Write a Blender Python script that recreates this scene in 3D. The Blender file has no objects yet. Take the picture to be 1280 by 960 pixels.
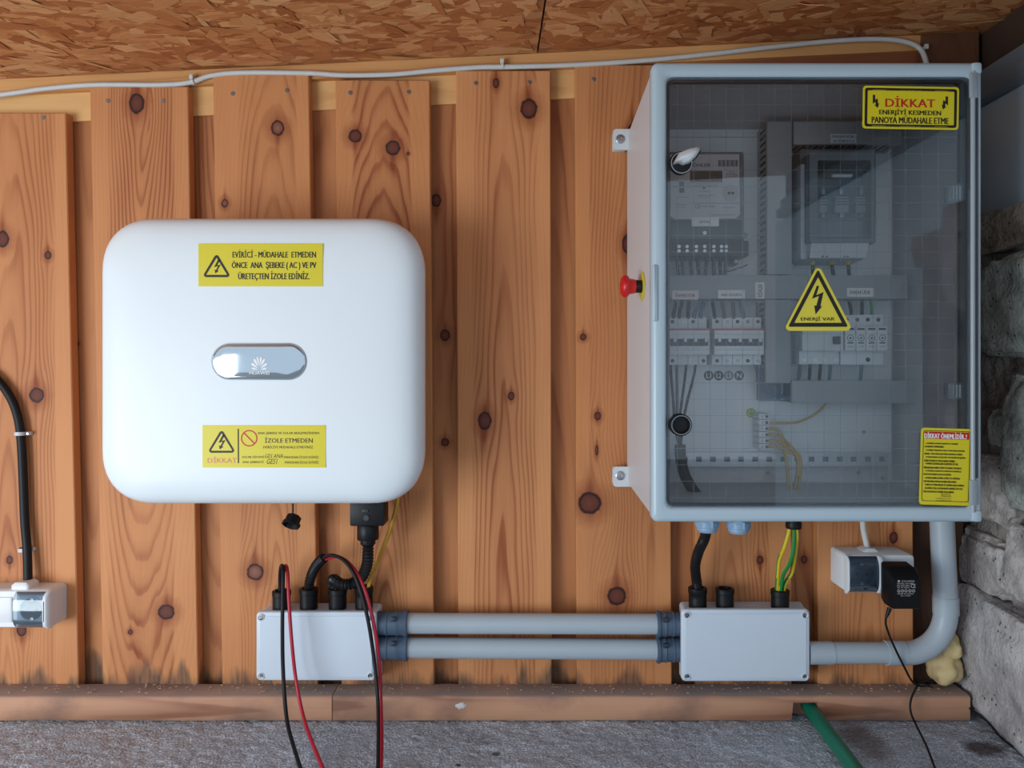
import bpy, bmesh, math, random
from mathutils import Vector, Matrix, noise
random.seed(7)
sc = bpy.context.scene
COL = sc.collection
# ---------------------------------------------------------------- camera, light, exposure
CX, CY, F, D0, CZ = 655.0, 456.0, 960.0, 1.42, 0.636      # principal point, focal length in px, distance to the boards, eye height
cam = bpy.data.cameras.new('camera')
cam.sensor_fit = 'HORIZONTAL'; cam.sensor_width = 36.0; cam.lens = 36.0 * F / 1280
cam.shift_x = -(CX - 640) / 1280; cam.shift_y = -(480 - CY) / 1280
cam.clip_start = 0.02
camo = bpy.data.objects.new('camera', cam); COL.objects.link(camo)
camo.location = (0, -D0, CZ); camo.rotation_euler = (math.radians(90), 0, 0)
sc.camera = camo
world = bpy.data.worlds.new('daylight'); sc.world = world; world.use_nodes = True
wn = world.node_tree.nodes; wl = world.node_tree.links
bg = wn['Background']; bg.inputs['Color'].default_value = (0.70, 0.83, 1.0, 1); bg.inputs['Strength'].default_value = 0.92
al = bpy.data.lights.new('doorway_daylight', 'AREA'); al.shape = 'RECTANGLE'; al.size = 1.3; al.size_y = 1.1
al.energy = 34; al.color = (0.86, 0.95, 1.0)
alo = bpy.data.objects.new('doorway_daylight', al); COL.objects.link(alo)
alo.location = (-1.80, -1.85, 0.20)
alo.rotation_euler = (Vector((-0.1, 0, 0.15)) - Vector(alo.location)).to_track_quat('-Z', 'Y').to_euler()
sc.cycles.diffuse_bounces = 3; sc.cycles.max_bounces = 8
vs = sc.view_settings
vs.view_transform = 'Standard'; vs.look = 'None'; vs.gamma = 1; vs.use_curve_mapping = False; vs.exposure = 0.15

# ---------------------------------------------------------------- helpers
def P(px, py, y=0.0):
    d = y + D0
    return Vector(((px - CX) * d / F, y, CZ - (py - CY) * d / F))
def S(y): return F / (y + D0)                      # px per metre at depth y
def lin(c):
    f = lambda v: v / 12.92 if v <= 0.04045 else ((v + 0.055) / 1.055) ** 2.4
    return tuple(f(v / 255.0) for v in c) + (1.0,)
WL = {}
def reg(o, parent, wloc):
    WL[o.name] = Vector(wloc)
    if parent is not None:
        o.parent = parent; o.location = Vector(wloc) - WL[parent.name]
    else: o.location = wloc
    COL.objects.link(o)
    return o
def tag(o, label=None, cat=None, group=None, kind=None):
    if label: o['label'] = label
    if cat: o['category'] = cat
    if group: o['group'] = group
    if kind: o['kind'] = kind
    return o
def thing(name, label, cat, loc, group=None, kind=None):
    o = bpy.data.objects.new(name, None); o.empty_display_size = 0.05
    reg(o, None, loc); return tag(o, label, cat, group, kind)
def fin(name, bm, mat, parent=None, smooth=40, label=None, cat=None, group=None, kind=None):
    if isinstance(bm, bpy.types.Mesh): me = bm
    else:
        me = bpy.data.meshes.new(name)
        bmesh.ops.recalc_face_normals(bm, faces=bm.faces)
        bm.to_mesh(me); bm.free()
    vs_ = [v.co for v in me.vertices]
    lo = Vector([min(v[i] for v in vs_) for i in range(3)]); hi = Vector([max(v[i] for v in vs_) for i in range(3)])
    c = (lo + hi) / 2
    me.transform(Matrix.Translation(-c))
    for m in (mat if isinstance(mat, (list, tuple)) else [mat]): me.materials.append(m)
    if smooth:
        me.polygons.foreach_set('use_smooth', [True] * len(me.polygons))
        me.set_sharp_from_angle(angle=math.radians(smooth))
    o = bpy.data.objects.new(name, me)
    reg(o, parent, c); tag(o, label, cat, group, kind)
    return o
def inst(name, me, wloc, parent=None, rot=None, scale=None):
    o = bpy.data.objects.new(name, me); reg(o, parent, wloc)
    if rot: o.rotation_euler = rot
    if scale: o.scale = scale
    return o
def NB(): return bmesh.new()
def box(bm, x0, x1, y0, y1, z0, z1, bev=0, seg=2):
    if x0 > x1: x0, x1 = x1, x0
    if y0 > y1: y0, y1 = y1, y0
    if z0 > z1: z0, z1 = z1, z0
    r = bmesh.ops.create_cube(bm, size=1, matrix=Matrix.Translation(((x0+x1)/2, (y0+y1)/2, (z0+z1)/2)) @ Matrix.Diagonal((x1-x0, y1-y0, z1-z0, 1)))
    if bev:
        es = {e for v in r['verts'] for e in v.link_edges}
        bmesh.ops.bevel(bm, geom=list(es), offset=min(bev, 0.49*min(x1-x0, y1-y0, z1-z0)), segments=seg, profile=0.5, affect='EDGES')
    return bm
def pbox(px0, px1, py0, py1, yf, yb, bev=0, bm=None, seg=2):
    bm = bm or NB(); a = P(px0, py0, yf); b = P(px1, py1, yf)
    return box(bm, a.x, b.x, yf, yb, a.z, b.z, bev, seg)
def frustum(front, back, yf, yb, bm=None):
    """front/back: 4 (x,z) world corner lists"""
    bm = bm or NB()
    f = [bm.verts.new((x, yf, z)) for x, z in front]; b = [bm.verts.new((x, yb, z)) for x, z in back]
    n = len(f); bm.faces.new(f); bm.faces.new(b[::-1])
    for i in range(n): bm.faces.new((f[i], b[i], b[(i+1) % n], f[(i+1) % n]))
    return bm
def prism(pts, yf, yb, bm=None):
    return frustum(pts, pts, yf, yb, bm)
def pprism(pts, yf, yb, bm=None):
    w = [P(x, y, yf) for x, y in pts]
    return prism([(v.x, v.z) for v in w], yf, yb, bm)
def rrect(x0, x1, z0, z1, r, n=6):
    out = []
    for cx, cz, a0 in ((x1-r, z1-r, 0), (x0+r, z1-r, 90), (x0+r, z0+r, 180), (x1-r, z0+r, 270)):
        for k in range(n+1):
            a = math.radians(a0 + 90*k/n); out.append((cx + r*math.cos(a), cz + r*math.sin(a)))
    return out
def prr(px0, px1, py0, py1, rpx, y, n=6):
    a = P(px0, py1, y); b = P(px1, py0, y)
    return rrect(a.x, b.x, a.z, b.z, rpx / S(y), n)
def loft(loops, bm=None, cap0=True, cap1=True, closed=True):
    bm = bm or NB(); rows = [[bm.verts.new(p) for p in l] for l in loops]; n = len(rows[0])
    for a, b in zip(rows, rows[1:]):
        for i in range(n if closed else n-1): bm.faces.new((a[i], a[(i+1) % n], b[(i+1) % n], b[i]))
    if cap0: bm.faces.new(rows[0][::-1])
    if cap1: bm.faces.new(rows[-1])
    return bm
def ring(outer, inner, yf, yb, bm=None, lip=0.0):
    """frame of equal-count loops"""
    bm = bm or NB(); n = len(outer)
    L = []
    for pts, y in ((outer, yb), (outer, yf), (inner, yf), (inner, yb)): L.append([bm.verts.new((x, y, z)) for x, z in pts])
    for k in range(4):
        a, b = L[k], L[(k+1) % 4]
        for i in range(n): bm.faces.new((a[i], a[(i+1) % n], b[(i+1) % n], b[i]))
    return bm
def cr(pts, step=0.006):
    pts = [Vector(p) for p in pts]
    q = [2*pts[0]-pts[1]] + pts + [2*pts[-1]-pts[-2]]; out = []
    for i in range(1, len(q)-2):
        p0, p1, p2, p3 = q[i-1:i+3]; m = max(2, int((p2-p1).length/step))
        for k in range(m):
            t = k/m
            out.append(0.5*((2*p1)+(p2-p0)*t+(2*p0-5*p1+4*p2-p3)*t*t+(-p0+3*p1-3*p2+p3)*t**3))
    out.append(pts[-1]); return out
def tube(path, rad, seg=10, bm=None, smooth_path=True, step=0.006, corr=None, stripe=None, caps=True):
    bm = bm or NB(); pts = cr(path, step) if smooth_path else [Vector(p) for p in path]
    up = Vector((0.13, -1, 0.21)).normalized(); rows = []; prev = None; acc = 0
    for i, p in enumerate(pts):
        t = (pts[min(i+1, len(pts)-1)] - pts[max(i-1, 0)]).normalized()
        if prev is None:
            n1 = t.cross(up)
            if n1.length < 0.1: n1 = t.cross(Vector((1, 0, 0)))
            n1.normalize()
        else:
            n1 = (prev - t*prev.dot(t)).normalized()
        prev = n1; n2 = t.cross(n1)
        r = rad(i/(len(pts)-1)) if callable(rad) else rad
        if corr and i % 2: r *= corr
        rows.append([bm.verts.new(p + (n1*math.cos(2*math.pi*k/seg) + n2*math.sin(2*math.pi*k/seg))*r) for k in range(seg)])
    for j, (a, b) in enumerate(zip(rows, rows[1:])):
        for i in range(seg):
            f = bm.faces.new((a[i], a[(i+1) % seg], b[(i+1) % seg], b[i]))
            if stripe and (i + int(j*stripe)) % seg < seg*0.45: f.material_index = 1
    if caps: bm.faces.new(rows[0][::-1]); bm.faces.new(rows[-1])
    return bm
def lathe(center, axis, prof, seg=24, bm=None):
    """prof: list of (r, h) along axis from center"""
    bm = bm or NB(); ax = Vector(axis).normalized(); u = ax.orthogonal().normalized(); v = ax.cross(u); rows = []
    c = Vector(center)
    for r, h in prof:
        rows.append([bm.verts.new(c + ax*h + (u*math.cos(2*math.pi*k/seg)+v*math.sin(2*math.pi*k/seg))*max(r, 1e-5)) for k in range(seg)])
    for a, b in zip(rows, rows[1:]):
        for i in range(seg): bm.faces.new((a[i], a[(i+1) % seg], b[(i+1) % seg], b[i]))
    bm.faces.new(rows[0][::-1]); bm.faces.new(rows[-1])
    return bm
def pdisc(px, py, rpx, yf, yb, seg=20, bm=None):
    c = P(px, py, yf); r = rpx / S(yf)
    return lathe((c.x, yb, c.z), (0, -1, 0), [(r, 0), (r, yb-yf)], seg, bm)
def text_bm(s, x0, x1, z0, z1, y, bold=0.0, italic=0.0, rot=0, keep_aspect=False, res=2):
    cu = bpy.data.curves.new('t', 'FONT'); cu.body = s; cu.size = 1; cu.resolution_u = res; cu.offset = bold; cu.shear = italic
    cu.extrude = 0.0
    o = bpy.data.objects.new('t', cu); COL.objects.link(o)
    dg = bpy.context.evaluated_depsgraph_get(); me = bpy.data.meshes.new_from_object(o.evaluated_get(dg))
    bpy.data.objects.remove(o); bpy.data.curves.remove(cu)
    bm = NB(); bm.from_mesh(me); bpy.data.meshes.remove(me)
    vs_ = [v.co for v in bm.verts]
    if rot:
        for v in bm.verts: v.co = Matrix.Rotation(math.radians(rot), 3, 'Z') @ v.co
    ax0, ax1 = min(v.co.x for v in bm.verts), max(v.co.x for v in bm.verts); ay0, ay1 = min(v.co.y for v in bm.verts), max(v.co.y for v in bm.verts)
    sx = (x1-x0)/max(ax1-ax0, 1e-6); sz = (z1-z0)/max(ay1-ay0, 1e-6)
    if keep_aspect: sx = sz = min(sx, sz)
    for v in bm.verts: v.co = Vector((x0+(v.co.x-ax0)*sx, y, z0+(v.co.y-ay0)*sz))
    bm.normal_update()
    for f in bm.faces:
        if f.normal.y > 0: f.normal_flip()
    return bm
def merge(dst, src):
    me = bpy.data.meshes.new('tmp'); src.to_mesh(me); src.free(); dst.from_mesh(me); bpy.data.meshes.remove(me); return dst
def ptext(s, px0, px1, py0, py1, y, bold=0.0, rot=0, slope=0.0, bm=None, italic=0.0):
    a = P(px0, py1, y); b = P(px1, py0, y)
    sh = bold*(a.z-b.z)*-.9 if bold else 0
    t = text_bm(s, a.x+sh, b.x-sh, a.z, b.z, y, 0, italic, rot)
    if bold:
        base = bmesh.new(); me_ = bpy.data.meshes.new('tmp'); t.to_mesh(me_)
        for q, k_ in ((-1, 1), (1, 2)):
            base.from_mesh(me_); n0 = len(base.verts)
            base.verts.ensure_lookup_table()
            for v in base.verts[-len(me_.vertices):]: v.co.x += q*sh; v.co.y -= k_*.00002
        merge(t, base); bpy.data.meshes.remove(me_)
    if slope:
        for v in t.verts: v.co.z -= (v.co.x-a.x)*slope
    return merge(bm, t) if bm else t
def flat(bm, pts, y):
    vs_ = [bm.verts.new((x, y, z)) for x, z in pts]; f = bm.faces.new(vs_); f.normal_update()
    if f.normal.y > 0: f.normal_flip()
    return bm
def pflat(pts, y, bm=None):
    bm = bm or NB(); w = [P(a, b, y) for a, b in pts]
    return flat(bm, [(v.x, v.z) for v in w], y)
def pring(outer, inner, y, bm=None):
    bm = bm or NB(); n = len(outer); a = [bm.verts.new(P(x, z, y)) for x, z in outer]; b = [bm.verts.new(P(x, z, y)) for x, z in inner]
    for i in range(n): bm.faces.new((a[i], a[(i+1) % n], b[(i+1) % n], b[i]))
    return bm

ORD = ['first', 'second', 'third', 'fourth', 'fifth', 'sixth', 'seventh', 'eighth', 'ninth']
# ---------------------------------------------------------------- materials
def nmat(name):
    m = bpy.data.materials.new(name); m.use_nodes = True; nt = m.node_tree
    return m, nt, nt.nodes, nt.links, nt.nodes['Principled BSDF']
MC = {}
def mat(name, rgb, rough=0.5, metal=0.0, var=0.06, scale=30, bump=0.0, bscale=400, spec=0.5, coat=0.0, stretch=None):
    if name in MC: return MC[name]
    m, nt, N, L, b = nmat(name)
    c = lin(rgb)
    tc = N.new('ShaderNodeTexCoord'); nz = N.new('ShaderNodeTexNoise'); nz.inputs['Scale'].default_value = scale; nz.inputs['Detail'].default_value = 4
    mp = N.new('ShaderNodeMapping'); L.new(tc.outputs['Object'], mp.inputs['Vector']); L.new(mp.outputs['Vector'], nz.inputs['Vector'])
    if stretch: mp.inputs['Scale'].default_value = stretch
    mx = N.new('ShaderNodeMix'); mx.data_type = 'RGBA'
    mx.inputs['A'].default_value = tuple(v*(1-var) for v in c[:3]) + (1,); mx.inputs['B'].default_value = tuple(min(1, v*(1+var)) for v in c[:3]) + (1,)
    L.new(nz.outputs['Fac'], mx.inputs['Factor']); L.new(mx.outputs['Result'], b.inputs['Base Color'])
    b.inputs['Roughness'].default_value = rough; b.inputs['Metallic'].default_value = metal
    b.inputs['Specular IOR Level'].default_value = spec; b.inputs['Coat Weight'].default_value = coat
    if bump:
        n2 = N.new('ShaderNodeTexNoise'); n2.inputs['Scale'].default_value = bscale; n2.inputs['Detail'].default_value = 3; L.new(tc.outputs['Object'], n2.inputs['Vector'])
        bp = N.new('ShaderNodeBump'); bp.inputs['Strength'].default_value = bump; bp.inputs['Distance'].default_value = 0.002
        L.new(n2.outputs['Fac'], bp.inputs['Height']); L.new(bp.outputs['Normal'], b.inputs['Normal'])
    MC[name] = m; return m
def clear(name, tint, rough=0.02, ior=1.5, haze=0.0, hazec=(200, 210, 215)):
    if name in MC: return MC[name]
    m, nt, N, L, b = nmat(name); N.remove(b)
    out = N['Material Output']; t = N.new('ShaderNodeBsdfTransparent'); t.inputs['Color'].default_value = lin(tint)
    g = N.new('ShaderNodeBsdfGlossy'); g.inputs['Roughness'].default_value = rough; g.inputs['Color'].default_value = (1, 1, 1, 1)
    fr = N.new('ShaderNodeFresnel'); fr.inputs['IOR'].default_value = ior
    # the fresnel node inverts the index on back faces; use the facing side's index on both
    ge = N.new('ShaderNodeNewGeometry'); iv = N.new('ShaderNodeMath'); iv.operation = 'MULTIPLY_ADD'
    iv.inputs[1].default_value = 1/ior - ior if False else 0.0; iv.inputs[2].default_value = ior
    L.new(ge.outputs['Backfacing'], iv.inputs[0]); L.new(iv.outputs[0], fr.inputs['IOR'])
    mx = N.new('ShaderNodeMixShader'); L.new(fr.outputs[0], mx.inputs[0]); L.new(t.outputs[0], mx.inputs[1]); L.new(g.outputs[0], mx.inputs[2])
    last = mx
    if haze:
        d = N.new('ShaderNodeBsdfDiffuse'); d.inputs['Color'].default_value = lin(hazec)
        m2 = N.new('ShaderNodeMixShader'); m2.inputs[0].default_value = haze; L.new(mx.outputs[0], m2.inputs[1]); L.new(d.outputs[0], m2.inputs[2]); last = m2
    L.new(last.outputs[0], out.inputs['Surface'])
    MC[name] = m; return m
def M_(N, L, op, a, b=None, c=None):
    n = N.new('ShaderNodeMath'); n.operation = op
    for i, v in enumerate((a, b, c)):
        if v is None: continue
        if isinstance(v, (int, float)): n.inputs[i].default_value = v
        else: L.new(v, n.inputs[i])
    return n.outputs[0]
def wood(name, light, dark, axis='Z', freq=120, x0=0.0, c=0.05, tilt=0.15, seed=0.0, knots=(), contrast=0.8, mold=0.0, zbot=0.0, rough=0.62, bandamp=0.6, stain=None, dust=None, edge=None):
    """planed pine: growth rings cut lengthwise, deflected round the knots; local object coordinates, grain along axis"""
    m, nt, N, L, b = nmat(name)
    tc = N.new('ShaderNodeTexCoord'); sp = N.new('ShaderNodeSeparateXYZ'); L.new(tc.outputs['Object'], sp.inputs[0])
    X, Z = (sp.outputs['X'], sp.outputs['Z']) if axis == 'Z' else (sp.outputs['Z'], sp.outputs['X'])
    def nz(sx, sz, scale, detail=2, off=0.0):
        cb = N.new('ShaderNodeCombineXYZ'); L.new(M_(N, L, 'MULTIPLY', X, sx), cb.inputs[0]); L.new(M_(N, L, 'MULTIPLY_ADD', Z, sz, off), cb.inputs[1])
        L.new(M_(N, L, 'MULTIPLY_ADD', sp.outputs['Y'], sx, seed*7.3+off), cb.inputs[2])
        t = N.new('ShaderNodeTexNoise'); t.inputs['Scale'].default_value = scale; t.inputs['Detail'].default_value = detail; L.new(cb.outputs[0], t.inputs['Vector']); return t.outputs['Fac']
    xp = M_(N, L, 'MULTIPLY_ADD', M_(N, L, 'SUBTRACT', nz(1.5, 0.7, 2.6, 2), 0.5), 0.04, X)
    kd = stk = None
    for (kx, kz, rx, rz, hollow) in knots:
        dx = M_(N, L, 'SUBTRACT', X, kx); dz = M_(N, L, 'SUBTRACT', Z, kz)
        q = M_(N, L, 'ADD', M_(N, L, 'POWER', M_(N, L, 'ABSOLUTE', M_(N, L, 'DIVIDE', dx, 2.3*rx)), 2), M_(N, L, 'POWER', M_(N, L, 'ABSOLUTE', M_(N, L, 'DIVIDE', dz, 4.5*rz)), 2))
        e = M_(N, L, 'POWER', 2.718, M_(N, L, 'MULTIPLY', q, -1))
        xp = M_(N, L, 'SUBTRACT', xp, M_(N, L, 'MULTIPLY', M_(N, L, 'MULTIPLY', dx, e), 0.9))
        # wobbling outline
        wob = M_(N, L, 'MULTIPLY_ADD', nz(1, 1, 130, 3, kx*50), 0.36, 0.82)
        d = M_(N, L, 'MULTIPLY', M_(N, L, 'SQRT', M_(N, L, 'ADD', M_(N, L, 'POWER', M_(N, L, 'ABSOLUTE', M_(N, L, 'DIVIDE', dx, rx)), 2), M_(N, L, 'POWER', M_(N, L, 'ABSOLUTE', M_(N, L, 'DIVIDE', dz, rz)), 2))), wob)
        kd = d if kd is None else M_(N, L, 'MINIMUM', kd, d)
        sq = M_(N, L, 'ADD', M_(N, L, 'POWER', M_(N, L, 'ABSOLUTE', M_(N, L, 'DIVIDE', dx, .42*rx)), 2), M_(N, L, 'POWER', M_(N, L, 'ABSOLUTE', M_(N, L, 'DIVIDE', M_(N, L, 'ADD', dz, rz*.8 if (hash((round(kx, 3), 1)) % 2) else -rz*.8), 2.1*rz)), 2))
        sq = M_(N, L, 'POWER', 2.718, M_(N, L, 'MULTIPLY', sq, -1)); stk = sq if stk is None else M_(N, L, 'MAXIMUM', stk, sq)
    zz = M_(N, L, 'MULTIPLY_ADD', Z, tilt, c)
    r = M_(N, L, 'SQRT', M_(N, L, 'ADD', M_(N, L, 'POWER', M_(N, L, 'ABSOLUTE', M_(N, L, 'SUBTRACT', xp, x0)), 2), M_(N, L, 'POWER', M_(N, L, 'ABSOLUTE', zz), 2)))
    s = M_(N, L, 'MULTIPLY_ADD', r, freq, M_(N, L, 'MULTIPLY', nz(6, 0.5, 5, 2, 3.1), 1.3))
    fr = M_(N, L, 'FRACT', s)
    ramp = N.new('ShaderNodeValToRGB'); el = ramp.color_ramp.elements
    el[0].position = 0.0; el[0].color = (0.12, 0.12, 0.12, 1); el[1].position = 1.0; el[1].color = (0.15, 0.15, 0.15, 1)
    for p, v in ((0.35, 0.0), (0.6, 0.28), (0.82, 1.0), (0.93, 0.85)):
        x = el.new(p); x.color = (v, v, v, 1)
    L.new(fr, ramp.inputs[0])
    band = nz(1.0, 0.12, 16, 1, 9.0)                                  # heartwood / sapwood bands across the board
    bandr = N.new('ShaderNodeMapRange'); bandr.inputs[1].default_value = 0.40; bandr.inputs[2].default_value = 0.62; L.new(band, bandr.inputs[0])
    if edge:
        xw = M_(N, L, 'MULTIPLY_ADD', M_(N, L, 'SUBTRACT', nz(1, .4, 4, 2, 21.0), .5), .02, X)
        el_ = N.new('ShaderNodeMapRange'); el_.inputs[1].default_value = edge[0]-.004; el_.inputs[2].default_value = edge[0]+.002; L.new(xw, el_.inputs[0])
        er_ = N.new('ShaderNodeMapRange'); er_.inputs[1].default_value = edge[1]-.002; er_.inputs[2].default_value = edge[1]+.004; er_.inputs[3].default_value = 1; er_.inputs[4].default_value = 0; L.new(xw, er_.inputs[0])
        bsrc = M_(N, L, 'MULTIPLY', M_(N, L, 'MULTIPLY', el_.outputs[0], er_.outputs[0]), M_(N, L, 'MULTIPLY_ADD', bandr.outputs[0], .6, .4))
    else: bsrc = bandr.outputs[0]
    ringamt = M_(N, L, 'MULTIPLY', M_(N, L, 'MULTIPLY_ADD', bsrc, 0.85, 0.15), contrast*0.68)
    fac = M_(N, L, 'MULTIPLY', ramp.outputs[0], ringamt)
    fac = M_(N, L, 'ADD', fac, M_(N, L, 'MULTIPLY', bsrc, 0.36*bandamp))
    fac = M_(N, L, 'ADD', fac, M_(N, L, 'MULTIPLY', M_(N, L, 'SUBTRACT', nz(260, 5, 1, 3, 4.0), 0.5), 0.22))
    fac = M_(N, L, 'ADD', fac, M_(N, L, 'MULTIPLY', M_(N, L, 'SUBTRACT', nz(3, 1.2, 3, 3, 6.0), 0.42), 0.55))
    if stk is not None: fac = M_(N, L, 'ADD', fac, M_(N, L, 'MULTIPLY', stk, .75))
    cl = N.new('ShaderNodeClamp'); L.new(fac, cl.inputs[0])
    mx = N.new('ShaderNodeMix'); mx.data_type = 'RGBA'; mx.inputs['A'].default_value = lin(light); mx.inputs['B'].default_value = lin(dark); L.new(cl.outputs[0], mx.inputs['Factor'])
    col = mx.outputs['Result']
    if kd is not None:
        kr = N.new('ShaderNodeValToRGB'); e2 = kr.color_ramp.elements
        e2[0].position = 0; e2[0].color = lin((150, 98, 78)) if hollow else lin((112, 58, 42))
        e2[1].position = 1; e2[1].color = lin((60, 30, 20))
        q = e2.new(0.62); q.color = lin((124, 70, 52)) if hollow else lin((98, 48, 34)); q = e2.new(0.8); q.color = lin((45, 20, 13))
        L.new(M_(N, L, 'MULTIPLY', kd, 0.9), kr.inputs[0])
        ms = N.new('ShaderNodeMapRange'); ms.inputs[1].default_value = 0.98; ms.inputs[2].default_value = 1.14; ms.inputs[3].default_value = 1; ms.inputs[4].default_value = 0; L.new(kd, ms.inputs[0])
        halo = N.new('ShaderNodeMapRange'); halo.inputs[1].default_value = 0.9; halo.inputs[2].default_value = 2.6; halo.inputs[3].default_value = 0.65; halo.inputs[4].default_value = 0; L.new(kd, halo.inputs[0])
        m3 = N.new('ShaderNodeMix'); m3.data_type = 'RGBA'; L.new(halo.outputs[0], m3.inputs['Factor']); L.new(col, m3.inputs['A']); m3.inputs['B'].default_value = lin(dark)
        m2 = N.new('ShaderNodeMix'); m2.data_type = 'RGBA'; L.new(ms.outputs[0], m2.inputs['Factor']); L.new(m3.outputs['Result'], m2.inputs['A']); L.new(kr.outputs[0], m2.inputs['B'])
        col = m2.outputs['Result']
    if mold:
        h = M_(N, L, 'SUBTRACT', Z, zbot)
        lim = M_(N, L, 'MULTIPLY', nz(10, 2.0, 2.2, 4, 12.0), mold)
        mr = N.new('ShaderNodeMapRange'); mr.inputs[1].default_value = -0.012; mr.inputs[2].default_value = 0.012; mr.inputs[3].default_value = 0.0; mr.inputs[4].default_value = 0.85
        L.new(M_(N, L, 'SUBTRACT', M_(N, L, 'SUBTRACT', lim, mold*0.42), h), mr.inputs[0])
        sl = M_(N, L, 'MULTIPLY', mr.outputs[0], M_(N, L, 'MULTIPLY_ADD', nz(140, 9, 1, 3, 2.0), 1.3, 0.15))
        cl2 = N.new('ShaderNodeClamp'); L.new(sl, cl2.inputs[0])
        m4 = N.new('ShaderNodeMix'); m4.data_type = 'RGBA'; L.new(cl2.outputs[0], m4.inputs['Factor']); L.new(col, m4.inputs['A']); m4.inputs['B'].default_value = lin((66, 62, 55)); col = m4.outputs['Result']
    if stain:
        st = N.new('ShaderNodeMapRange'); st.inputs[1].default_value = 0.5; st.inputs[2].default_value = 0.68; st.inputs[4].default_value = 0.7; L.new(nz(3, 2.0, 4, 5, 15.0), st.inputs[0])
        m5 = N.new('ShaderNodeMix'); m5.data_type = 'RGBA'; L.new(st.outputs[0], m5.inputs['Factor']); L.new(col, m5.inputs['A']); m5.inputs['B'].default_value = lin(stain); col = m5.outputs['Result']
    if dust:
        ge = N.new('ShaderNodeNewGeometry'); sn = N.new('ShaderNodeSeparateXYZ'); L.new(ge.outputs['Normal'], sn.inputs[0])
        du = N.new('ShaderNodeMapRange'); du.inputs[1].default_value = .5; du.inputs[2].default_value = .9; du.inputs[4].default_value = .8; L.new(sn.outputs['Z'], du.inputs[0])
        m6 = N.new('ShaderNodeMix'); m6.data_type = 'RGBA'; L.new(M_(N, L, 'MULTIPLY', du.outputs[0], M_(N, L, 'MULTIPLY_ADD', nz(3, 2, 8, 4, 5.0), .8, .5)), m6.inputs['Factor']); L.new(col, m6.inputs['A']); m6.inputs['B'].default_value = lin(dust); col = m6.outputs['Result']
    L.new(col, b.inputs['Base Color']); b.inputs['Roughness'].default_value = rough; b.inputs['Specular IOR Level'].default_value = 0.35
    bp = N.new('ShaderNodeBump'); bp.inputs['Strength'].default_value = 0.25; bp.inputs['Distance'].default_value = 0.001
    L.new(M_(N, L, 'ADD', fac, M_(N, L, 'MULTIPLY', nz(300, 6, 1, 2, 1.0), 0.4)), bp.inputs['Height']); L.new(bp.outputs['Normal'], b.inputs['Normal'])
    return m

WHITE = mat('white_enamel', (232, 239, 243), 0.38, var=0.02, scale=4)
PGREY = mat('light_grey_polyester', (203, 209, 213), 0.35, var=0.03, scale=8)
BODYG = mat('cabinet_polyester', (212, 210, 212), 0.42, var=0.03, scale=6)
DUCT = mat('duct_grey', (156, 159, 161), 0.5, var=0.03, scale=10)
BOXG = mat('box_grey', (208, 219, 230), 0.42, var=0.03, scale=10)
PIPE = mat('conduit_grey', (174, 185, 193), 0.4, var=0.04, scale=10)
FIT = mat('fitting_blue_grey', (74, 92, 112), 0.5, var=0.06, scale=40)
BLACK = mat('black_plastic', (20, 20, 22), 0.45, var=0.1, scale=40, spec=.3)
RUBBER = mat('black_rubber', (19, 19, 22), 0.5, var=0.15, scale=60, spec=.3)
REDW = mat('red_insulation', (178, 22, 48), 0.4, var=0.06)
YELW = mat('yellow_insulation', (222, 190, 40), 0.45)
GRNW = mat('green_insulation', (30, 130, 60), 0.45)
OCHW = mat('ochre_insulation', (200, 150, 50), 0.5, var=0.1)
WCAB = mat('white_cable', (206, 205, 202), 0.5, var=0.08, scale=60)
SCREW = mat('zinc_screw', (150, 148, 145), 0.35, 0.9, var=0.1)
STEEL = mat('steel', (180, 184, 188), 0.3, 0.9, var=0.05)
YEL = mat('sticker_yellow', (222, 205, 32), 0.35, var=0.03, scale=12)
YELM = mat('sign_yellow', (224, 208, 60), 0.4, var=0.03, scale=12)
INK = mat('black_ink', (24, 18, 16), 0.5, var=0.05)
REDI = mat('red_ink', (196, 32, 26), 0.45, var=0.05)
WINK = mat('white_ink', (245, 245, 245), 0.45, var=0.02)
GINK = mat('grey_ink', (70, 74, 80), 0.5, var=0.05)
LABELW = mat('label_white', (232, 228, 226), 0.5, var=0.02)
BREAK = mat('breaker_grey', (224, 227, 228), 0.45, var=0.03)
DARKT = mat('dark_toggle', (52, 62, 68), 0.4, var=0.06)

# ================================================================ THE SETTING
Zsill = P(0, 855, 0).z
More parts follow.
